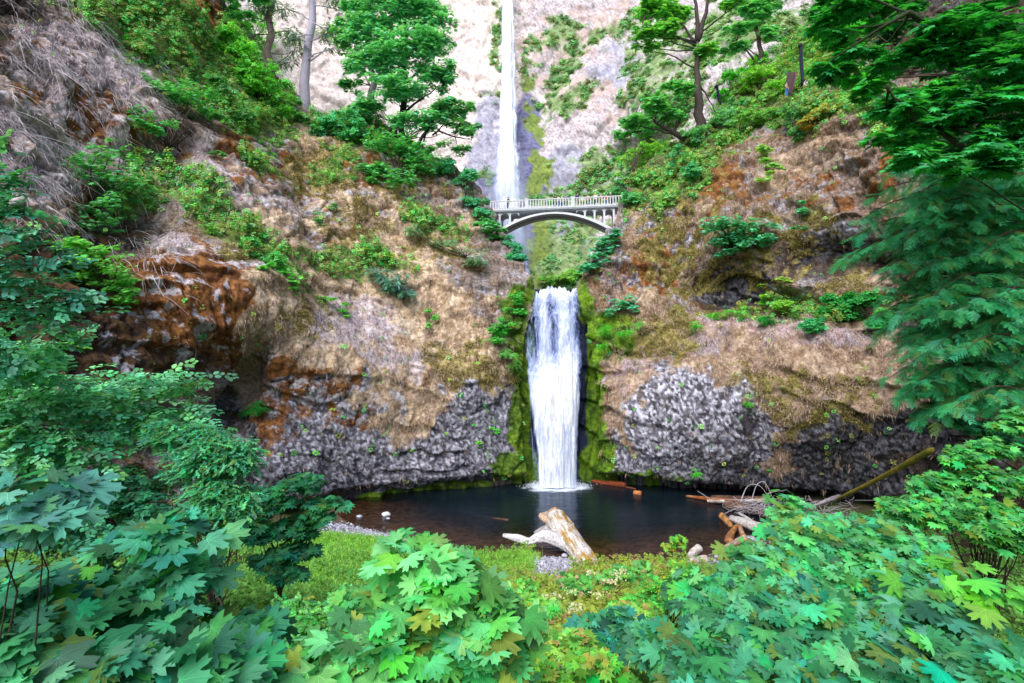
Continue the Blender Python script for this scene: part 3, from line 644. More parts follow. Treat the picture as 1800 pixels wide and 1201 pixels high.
# spandrel columns and small arches between them
for side in (-1, 1):
    cols_ = [pxl(p) for p in ((896, 878, 862) if side < 0 else (1028, 1045, 1062, 1079))]
    first = pxl(914) if side < 0 else pxl(1011)
    prev = first
    for cxx in cols_:
        for yy in (.1, Wd-.4):
            mb = MB(); zb = max(arch(cxx)-.1, -5) if abs(cxx-mid) < half+1 else -4.0
            bx(mb, cxx-.11, cxx+.11, yy, yy+.3, zb, -.30); mb.build('spandrel_column', M_concrete, br, False)
            # curved haunch between columns
            mb = MB(); x0, x1 = sorted((prev, cxx)); x0 += .11 if prev != first or side > 0 else 0; x1 -= .11
            k = 14; Vf = []; r_ = (x1-x0)/2
            for i in range(k+1):
                ph = math.pi*i/k; xx = x0+r_-r_*math.cos(ph); zz = -.30-.75*(1-math.sin(ph))*min(1, r_)-.06
                for b in (yy+.04, yy+.26): Vf += [[xx, b, zz], [xx, b, -.302]]
            Vf = np.array(Vf)@R.T+A; Ff = []
            for i in range(k):
                a0, b0 = i*4, (i+1)*4
                Ff += [[a0, b0, b0+1, a0+1], [a0+2, a0+3, b0+3, b0+2], [a0, a0+2, b0+2, b0]]
            mb.add(Vf, Ff, WH); mb.build('small_arch', M_concrete, br, False)
        prev = cxx
for yy in (-.10, Wd-.04):
    mb = MB(); bx(mb, -5, Lb+4, yy, yy+.16, 1.06, 1.16); bx(mb, -5, Lb+4, yy, yy+.14, .0, .16)
    rl_ = mb.build('railing', M_concrete, br, False)
    posts = [pxl(926), pxl(1007), -4.6+pxl(866), Lb+1.2]
    for q in posts:
        mb = MB(); bx(mb, q-.21, q+.21, yy-.04, yy+.20, 0, 1.24); bx(mb, q-.25, q+.25, yy-.07, yy+.23, 1.24, 1.32); mb.build('railing_post', M_concrete, rl_, False)
    x = -4.8; k_ = 0
    while x < Lb+3.9:
        if min(abs(x-q) for q in posts) > .3:
            mb = MB(); bx(mb, x-.055, x+.055, yy+.02, yy+.13, .155, 1.065); mb.build('baluster', M_concrete, rl_, False)
        x += .325
# ================================================================== SURFACE LOOKUP (where a plant can be rooted)
CELL = 5
DM = np.full((300, 460), 1e9)
def _ras(Q):
    Q = Q.reshape(-1, 3); px, py = proj(Q); i = ((py+150)/CELL).astype(int); j = ((px+250)/CELL).astype(int)
    ok = (i >= 0) & (i < 300) & (j >= 0) & (j < 460) & (Q[:, 1] > 3)
    np.minimum.at(DM, (i[ok], j[ok]), Q[ok, 1])
for q in (QL, QR, QC, QB): _ras(q)
g_ = Gp[(Gp[..., 1] > 4) & (Gp[..., 1] < 60)]; _ras(g_)
def surf(px, py, r=1):
    i = int((py+150)/CELL); j = int((px+250)/CELL); i = min(max(i, r), 299-r); j = min(max(j, r), 459-r)
    b = DM[i-r:i+r+1, j-r:j+r+1]; b = b[b < 1e8]
    return float(np.median(b)) if b.size else 60.0

# ================================================================== LEAF SHAPES
def fan(outline, centre, zf=lambda x, y: 0*x):
    o = np.array(outline, float); V = np.concatenate([[centre], o]); z = zf(V[:, 0], V[:, 1])
    n = len(o); F = [[0, 1+i, 1+(i+1) % n] for i in range(n)]
    return np.column_stack([V, z]), np.array(F)
half = [(.07,.86),(.20,.84),(.18,.70),(.20,.54),(.28,.60),(.36,.72),(.54,.82),(.52,.68),(.70,.64),(.58,.50),(.42,.36),(.52,.32),(.66,.30),(.86,.26),(.74,.12),(.62,.04),(.44,.0),(.34,-.14),(.14,-.10)]
ol = [(0,1.0)]+half+[(0,0)]+[(-x, y) for x, y in half[::-1]]
zf = lambda x, y: -.13*(x*x+(y-.3)**2)+.07*np.abs(x)
MV, MF = fan(ol[::-1], (0,.2), zf)
MSH = np.where(np.arange(len(MV)) == 0, 1.12, 1.0)
# pale veins as thin slivers just above the blade
vv = []; vf = []
for tx, ty in [(0,.92),(.49,.76),(-.49,.76),(.76,.24),(-.76,.24)]:
    d = np.array([tx, ty]); l = np.linalg.norm(d); p = np.array([-d[1], d[0]])/l*.009
    k = len(vv)
    for q, w_ in ((np.zeros(2), 1), (d*.5, .7), (d, 0)):
        for sg in ((1, -1) if w_ else (0,)):
            a = q+p*w_*sg; vv.append([a[0], a[1], float(zf(a[0], a[1]))+.014])
    vf += [[k, k+1, k+2], [k+1, k+3, k+2], [k+2, k+3, k+4]]
MVN = np.concatenate([MV, np.array(vv)]); MFN = np.concatenate([MF, np.array(vf)+len(MV)]); MSHN = np.concatenate([MSH, np.full(len(vv), 1.75)])
h2 = [(.17,.56),(.52,.80),(.40,.38),(.82,.24),(.28,-.12)]
MV2, MF2 = fan(([(0,1.0)]+h2+[(-x, y) for x, y in h2[::-1]])[::-1], (0,.2), zf); MSH2 = np.ones(len(MV2))
MV3 = np.array([[0,-.1,0],[.55,.35,-.05],[0,1,-.12],[-.55,.35,-.05]]); MF3 = np.array([[0,1,2],[0,2,3]]); MSH3 = np.ones(4)
# ovate leaf, slightly folded
OV = np.array([[0,0,0],[.30,.2,.04],[.40,.48,.05],[.26,.8,0],[0,1,-.08],[-.26,.8,0],[-.40,.48,.05],[-.30,.2,.04],[0,.5,-.02]]); OF = np.array([[8,i,(i+1) % 8] for i in range(8)]); OSH = np.ones(9)
def compose(V, F, places):
    """several copies of a small leaf as one template; places = (x, y, z, yaw, pitch, size)"""
    AV, AF, AS = [], [], []; n = 0
    for x, y, z, yaw, pit, s, sh in places:
        c, s_ = math.cos(yaw), math.sin(yaw); q = V*s
        q = np.column_stack([q[:, 0], q[:, 1]*math.cos(pit)-q[:, 2]*math.sin(pit), q[:, 1]*math.sin(pit)+q[:, 2]*math.cos(pit)])
        q = np.column_stack([q[:, 0]*c+q[:, 1]*s_, -q[:, 0]*s_+q[:, 1]*c, q[:, 2]])
        AV.append(q+np.array([x, y, z])); AF.append(F+n); AS.append(np.full(len(V), sh)); n += len(V)
    return np.concatenate(AV), np.concatenate(AF), np.concatenate(AS)
rr_ = random.Random(4)
tw = np.array([[-.008,0,0],[.008,0,0],[0,1,-.1]]); 
pl = []
for i in range(12):
    t = .06+i*.08; sd_ = 1 if i % 2 else -1
    pl.append((rr_.uniform(-.05,.05), t, -.1*t*t+rr_.uniform(-.05,.05), sd_*rr_.uniform(.3,1.7), rr_.uniform(-.6,.3), .21*rr_.uniform(.6,1.25), rr_.uniform(.6,1.5)))
pl.append((0, .96, -.1, 0, -.2, .17, 1.1))
SPV, SPF, SPS = compose(OV, OF, pl)
SPV = np.concatenate([SPV, tw]); SPF = np.concatenate([SPF, [[len(SPV)-3, len(SPV)-2, len(SPV)-1]]]); SPS = np.concatenate([SPS, [.4,.4,.4]])
# far broadleaf tuft : seven little leaves
pl = [(rr_.uniform(-.4,.4), rr_.uniform(-.3,.5), rr_.uniform(-.2,.25), rr_.uniform(0,6.28), rr_.uniform(-.7,.3), rr_.uniform(.35,.6), rr_.uniform(.7,1.3)) for i in range(7)]
TFV, TFF, TFS = compose(MV3, MF3, pl)
# fine-leaved twig
pl = []
for i in range(16):
    t = i/16; pl.append((rr_.uniform(-.03,.03), t, -.12*t*t, (1 if i % 2 else -1)*rr_.uniform(.6,1.2), rr_.uniform(-.4,.4), .17*rr_.uniform(.7,1.2), rr_.uniform(.7,1.3)))
FTV, FTF, FTS = compose(MV3, MF3, pl)
# flat conifer spray: side shoots of needles along a drooping axis
def conifer_spray():
    V, F, S = [], [], []
    def tri(a, b, c, s):
        k = len(V); V.extend([a, b, c]); F.append([k, k+1, k+2]); S.extend(s)
    for i in range(8):
        t = .06+i*.12; L_ = .46*(1-.7*t)+.08
        for sg in (-1, 1):
            yaw = sg*(.85-.2*t)+.1*((i*7) % 3-1); cx, sx = math.sin(yaw), math.cos(yaw)
            b = np.array([0, t, -.30*t*t]); e = b+np.array([cx*L_, sx*L_, -.75*L_*L_])
            for j in range(5):
                u = (j+.3)/5; q = b+(e-b)*u; q[2] = b[2]-.75*(u*L_)**2; w_ = .10*(1-.5*u)
                for s2 in (-1, 1):
                    y2 = yaw+s2*.6; dr = np.array([math.sin(y2), math.cos(y2), -.35])*w_; o = np.array([-math.cos(y2), math.sin(y2), 0])*.013
                    tri(q+o, q-o, q+dr, (.45, .45, 1.35))
            o = np.array([-sx, cx, 0])*.014
            tri(b+o, b-o, e, (.5, .5, 1.9))
    V.extend([[-.014,0,0],[.014,0,0],[0,1.1,-.34]]); k = len(V); F.append([k-3,k-2,k-1]); S.extend((.4,.4,1.4))
    return np.array(V), np.array(F), np.array(S)
CSV, CSF, CSS = conifer_spray()
# fern frond
V, F, S = [], [], []
for i in range(14):
    t = .1+i*.065; w_ = .26*math.sin(min(1, t*1.6+.25)*math.pi*.85)+.03
    z = .45*t-.75*t*t
    for sg in (-1, 1):
        k = len(V); V += [[0,t-.025,z],[0,t+.025,z],[sg*w_,t+.07,z-.03]]; F.append([k,k+1,k+2] if sg < 0 else [k,k+2,k+1]); S += [.9,.9,1.15]
FRV, FRF, FRS = np.array(V), np.array(F), np.array(S)
TPL = dict(maple_near=(MVN, MFN, MSHN), maple_mid=(MV2, MF2, MSH2), maple_out=(MV, MF, MSH), quad=(MV3, MF3, MSH3), spray=(SPV, SPF, SPS), tuft=(TFV, TFF, TFS), fine=(FTV, FTF, FTS), conifer=(CSV, CSF, CSS), fern=(FRV, FRF, FRS), ovate=(OV, OF, OSH))

def nrm(v): return v/(np.linalg.norm(v, axis=-1, keepdims=True)+1e-9)
def scatter(tpl, pos, yd, up, size, col, squash=None):
    TV, TF, TS = TPL[tpl]; n = len(pos)
    yd = nrm(yd); xd = nrm(np.cross(yd, up)); zd_ = np.cross(xd, yd)
    size = np.broadcast_to(np.asarray(size, float), (n,))
    sx = 1.0 if squash is None else squash[:, None, None]
    V = pos[:, None]+(TV[None, :, 0:1]*sx*xd[:, None]+TV[None, :, 1:2]*yd[:, None]+TV[None, :, 2:3]*zd_[:, None])*size[:, None, None]
    F = TF[None]+np.arange(n)[:, None, None]*len(TV)
    C = np.clip(col[:, None]*TS[None, :, None], 0, 1)
    return V.reshape(-1, 3), F.reshape(-1, 3), C.reshape(-1, 3)
def leafcol(r, n, base, var=.28, hue=.18, alt=None, altp=0.0):
    base = np.asarray(base, float)*np.array([1.25, 1.85, 1.9]); c = base[None]*(1+var*r.normal(0, 1, (n, 1)).clip(-1.8, 2.2))
    c = c*(1+hue*r.normal(0, 1, (n, 3))*np.array([1, .3, .8]))
    if alt is not None and altp > 0:
        m = r.random(n) < altp; c[m] = np.asarray(alt)*(1+.2*r.normal(0, 1, (m.sum(), 1)))
    return np.clip(c, .003, .8)
def rosettes(r, cen, tpl, k, size, pet, base, tilt=.35, droop=.3, face=.45, var=.28, hue=.18, alt=None, altp=0, up=(0,0,1)):
    """groups of leaves held out round shoot tips; larger leaves outside"""
    n = len(cen); M = n*k
    C = np.repeat(cen, k, 0); ph = r.random(M)*2*math.pi
    o = np.stack([np.cos(ph), np.sin(ph), np.zeros(M)], -1)
    lay = r.random(M)
    pos = C+o*(pet*(.25+.9*lay))[:, None]; pos[:, 2] += pet*(.5-lay)*.7+r.normal(0, pet*.15, M)
    yd = o+np.stack([0*lay, 0*lay, -droop-.5*(lay-.5)+r.normal(0, .25, M)], -1)+r.normal(0, .25, (M, 3))*np.array([1,1,.4])
    nn = np.array(up)[None]+o*tilt*r.random((M, 1))+np.array([0, -face, 0])[None]+r.normal(0, .15, (M, 3))
    sz = size*(.55+.55*lay)*r.uniform(.8, 1.15, M)
    sq = r.uniform(.8, 1.1, M)
    return scatter(tpl, pos, yd, nn, sz, leafcol(r, M, base, var, hue, alt, altp), sq), C, pos
def join(parts):
    V, F, C = [], [], []; n = 0
    for v, f, c in parts: V.append(v); F.append(f+n); C.append(c); n += len(v)
    return np.concatenate(V), np.concatenate(F), np.concatenate(C)

BARK = (.075,.055,.042)
def ell_world(e):
    px, py, rx, ry, d = e[:5]
    c = P(px, py, d); k = d/900.0*math.sqrt(1+((px-900)/900)**2)**.5
    return c, np.array([rx*d/900, max(rx, ry)*.62*d/900, ry*d/900])
def shell_points(r, c, R, n, inner=.45):
    q = nrm(r.normal(0, 1, (n, 3))); q *= (inner+(1-inner)*r.random((n, 1))**.6)
    q[:, 1] = np.where(r.random(n) < .75, -np.abs(q[:, 1]), q[:, 1])
    return c+q*R
def crown_points(r, ells, n, clump=.33, flat=.45, k=12):
    """clumpy, layered crown: sub-clumps through the ellipsoids, shoots over each sub-clump"""
    vol = np.array([e[2]*e[3] for e in ells], float); vol /= vol.sum(); pts = []; cl = []
    for e, w_ in zip(ells, vol):
        c, R = ell_world(e); m = max(4, int(n*w_)); kk = max(3, int(m/k)); cc = shell_points(r, c, R*.85, kk, .25)
        cl.append(cc)
        rad = R.mean()*clump*r.uniform(.6, 1.25, kk)
        idx = r.integers(0, kk, m); q = nrm(r.normal(0, 1, (m, 3)))*(r.random((m, 1))**.45); q[:, 2] = np.abs(q[:, 2])*.9-.25
        pts.append(cc[idx]+q*rad[idx][:, None]*np.array([1.25, 1.1, flat*1.4]))
    return np.concatenate(pts), np.concatenate(cl)
def limb(mb, a, b, r0, r1, bend=.15, n=7, seg=7, r=rng, col=BARK, sag=0):
    a = np.asarray(a, float); b = np.asarray(b, float); L_ = np.linalg.norm(b-a); t = np.linspace(0, 1, n)[:, None]
    off = r.normal(0, 1, 3)*L_*bend; p = a+(b-a)*t+off*np.sin(t*math.pi)*.5
    p[:, 2] += (-sag*L_*np.sin(t[:, 0]*math.pi))
    p[1:-1] += r.normal(0, L_*.012, (n-2, 3))
    mb.tube(p, np.linspace(r0, r1, n), seg, col)
    return p
def plant(name, label, cat, ells, n, tpl='maple_mid', size=.22, pet=.14, k=6, base=(.06,.2,.06), mat=None, root=None, seed=0, stems=True, r0=None,
          group=None, clump=.33, flat=.45, kc=12, stem_name='stem', leaf_name='foliage', **kw):
    r = np.random.default_rng(1000+seed+len(label))
    c0, R0 = ell_world(max(ells, key=lambda e: e[2]*e[3]))
    if root is None:
        e = max(ells, key=lambda e: e[1]+e[3]*.6); px, py = e[0], e[1]+e[3]*.45
        root = P(px, py, surf(px, py)+.25)
    root = np.asarray(root, float)
    o = empty(name, root, label, cat, group)
    pts, cl = crown_points(r, ells, n, clump, flat, kc)
    g, C, pos = rosettes(r, pts, tpl, k, size, pet, base, **kw)
    mesh_np(leaf_name, *g[:2], mat or M_leaf, o, g[2], False)
    if stems:
        mb = MB(); r0 = r0 or max(.03, R0.mean()*.05)
        hub = root+(cl.mean(0)-root)*.45; limb(mb, root, hub, r0, r0*.7, .08, r=r)
        sel = cl if len(cl) < 40 else cl[r.choice(len(cl), 40, False)]
        for q in sel:
            limb(mb, hub+(root-hub)*r.random()*.5, q, r0*.5, r0*.12, .12, 6, 5, r)
        mb.build(stem_name, M_bark, o)
    return o

# ================================================================== STRAW, IVY AND WEEDS ON THE CLIFFS
def grid_normals(Q):
    gu = np.gradient(Q, axis=1); gv = np.gradient(Q, axis=0); n_ = nrm(np.cross(gu, gv)); n_[n_[..., 1] > 0] *= -1; return n_
def blades(r, pos, dirs, L_, w_, col, k, spread=.5):
    n = len(pos)*k; p = np.repeat(pos, k, 0); d = nrm(np.repeat(dirs, k, 0)+r.normal(0, spread, (n, 3))); l = np.repeat(L_, k)*r.uniform(.5, 1.2, n)
    p = p+r.normal(0, .10, (n, 3))
    s = nrm(np.cross(d, r.normal(0, 1, (n, 3))))*w_
    mid_ = p+d*(l*.55)[:, None]; tip = p+d*(l*.9)[:, None]+np.array([0,0,-.35])*l[:, None]
    V = np.stack([p-s, p+s, mid_-s*.8, mid_+s*.8, tip], 1).reshape(-1, 3)
    F = (np.array([[0,1,3],[0,3,2],[2,3,4]])[None]+np.arange(n)[:, None, None]*5).reshape(-1, 3)
    c = np.repeat(col, k, 0)*(1+.25*r.normal(0, 1, (n, 1))); C = np.repeat(np.clip(c, .01, .9), 5, 0)*np.tile([.6,.6,1,1,1.15], n)[:, None]
    return V, F, C
def on_sheet(r, Q, Nn, mask, n, inframe):
    w_ = (mask*inframe).ravel(); w_ = w_/w_.sum(); i = r.choice(w_.size, n, True, w_)
    return Q.reshape(-1, 3)[i]+r.normal(0, .05, (n, 3)), Nn.reshape(-1, 3)[i], i
for key, Qf, nm, ns_ in (('L', QL[:570, :600], 'left', 10500), ('R', QR[:570, 7:567], 'right', 8500)):
    r = np.random.default_rng(77); S = SPX[key]; Nn = grid_normals(Qf); px, py = proj(Qf)
    fr_ = ((px > -30) & (px < 1830) & (py > -30)).astype(float)*(Qf[..., 1]**2/1500.)
    gap = sstep(fbm(Qf, .8, 5, 1300, .65), .46, .58)
    pos, nn, i = on_sheet(r, Qf, Nn, S['st']**1.5*gap+.008, ns_, fr_)
    pk = S['pink'].ravel()[i]
    base = np.where(r.random((len(i), 1)) < .5, [[.64,.47,.37]], [[.44,.30,.20]])
    base = base*(1-pk[:, None])+np.array([.66,.56,.62])*pk[:, None]
    L_ = (.22+.22*r.random(len(i)))*(1+.6*pk)
    dirs = nn*.5+np.array([0, -.1, -.75])
    g = blades(r, pos, dirs, L_, .016, base, 6)
    o = mesh_np('dry_grass', *g[:2], M_straw, None, g[2], False)
    tag(o, kind='stuff')
    # leafy cover
    pos, nn, i = on_sheet(r, Qf, Nn, S['gi']*(.05+gap)+.0015, 24000, fr_)
    up_ = nn+np.array([0,-.2,.7]); yd = np.cross(up_, r.normal(0, 1, (len(i), 3)))+np.array([0,-.2,-.3])
    cl_ = sstep(fbm(pos, .55, 4, 1400, .6), .44, .62)[:, None]
    g = scatter('tuft', pos+(nn*.6+np.array([0,0,.5]))*r.uniform(0, 1, (len(i), 1))**.5*(.15+1.5*cl_), yd, up_, r.uniform(.2, .42, len(i)), leafcol(r, len(i), (.18,.33,.08), .4, .35, (.34,.36,.10), .3))
    tag(mesh_np('ivy', *g[:2], M_leaf, None, g[2], False), kind='stuff')
    # mossy cushions : short olive tufts
    pos, nn, i = on_sheet(r, Qf, Nn, S['ym']*(.2+gap)+.001, 9000, fr_)
    g = blades(r, pos, nn+np.array([0,0,.1]), .12+.1*r.random(len(i)), .035, np.where(r.random((len(i), 1)) < .5, [[.38,.30,.10]], [[.26,.23,.07]]), 5, .6)
    tag(mesh_np('moss', *g[:2], M_straw, None, g[2], False), kind='stuff')
r = np.random.default_rng(78); Nn = grid_normals(QB); px, py = proj(QB)
pos, nn, i = on_sheet(r, QB, Nn, SPX['B']['gi']*sstep(fbm(QB, .6, 4, 1301, .6), .42, .60)*np.where(proj(QB)[1] > 370, .25, 1.0), 9000, ((px > 300) & (py > -30)).astype(float))
up_ = nn+np.array([0,-.2,.8]); yd = np.cross(up_, r.normal(0, 1, (len(i), 3)))
g = scatter('tuft', pos+nn*r.uniform(0, .5, (len(i), 1)), yd, up_, r.uniform(.35, .75, len(i)), leafcol(r, len(i), (.20,.29,.12), .35, .25, (.26,.28,.09), .25))
tag(mesh_np('ivy', *g[:2], M_leaf, None, g[2], False), kind='stuff')

r = np.random.default_rng(79); Qf = QL[:570, :600]; Nn = grid_normals(Qf); px, py = proj(Qf)
msk = blobs(px, py, [(60,260,110,110,25),(190,110,130,45,35),(60,120,90,60),(250,210,60,30,30),(60,400,60,40),(100,40,70,40),(260,450,60,30,30,.5),(620,600,60,60,0,.3)])*sstep(fbm(Qf, .45, 4, 1500, .6), .44, .56)
pos, nn, i = on_sheet(r, Qf, Nn, msk, 1900, (py > -40).astype(float)*(Qf[..., 1]**2/1500.))
dr = np.array([.62, .1, -.75])+r.normal(0, .28, (len(pos), 3)); dr = nrm(dr-nn*(dr*nn).sum(1, keepdims=True)*.8)
L_ = r.uniform(.7, 2.6, len(pos)); sd2 = nrm(np.cross(dr, nn))*.016; k5 = 5; tv = np.linspace(0, 1, k5); bow = r.uniform(.1, .4, len(pos)); wob = r.normal(0, .12, (len(pos), 3))
pts = [pos+dr*(L_*t)[:, None]+nn*(.05+bow*math.sin(t*3.1))[:, None]+wob*t*L_[:, None]*.8 for t in tv]
V = np.stack([q+s_*sd2*(1-.5*t) for q, t in zip(pts, tv) for s_ in (-1, 1)], 1)
F = (np.array([[[2*j, 2*j+1, 2*j+3], [2*j, 2*j+3, 2*j+2]] for j in range(k5-1)]).reshape(-1, 3)[None]+np.arange(len(pos))[:, None, None]*2*k5).reshape(-1, 3)
cc = np.array([.66,.59,.62])*r.uniform(.5, 1.2, (len(pos), 1))
tag(mesh_np('dead_stems', V.reshape(-1, 3), F, M_straw, None, np.repeat(cc, 2*k5, 0), False), kind='stuff')
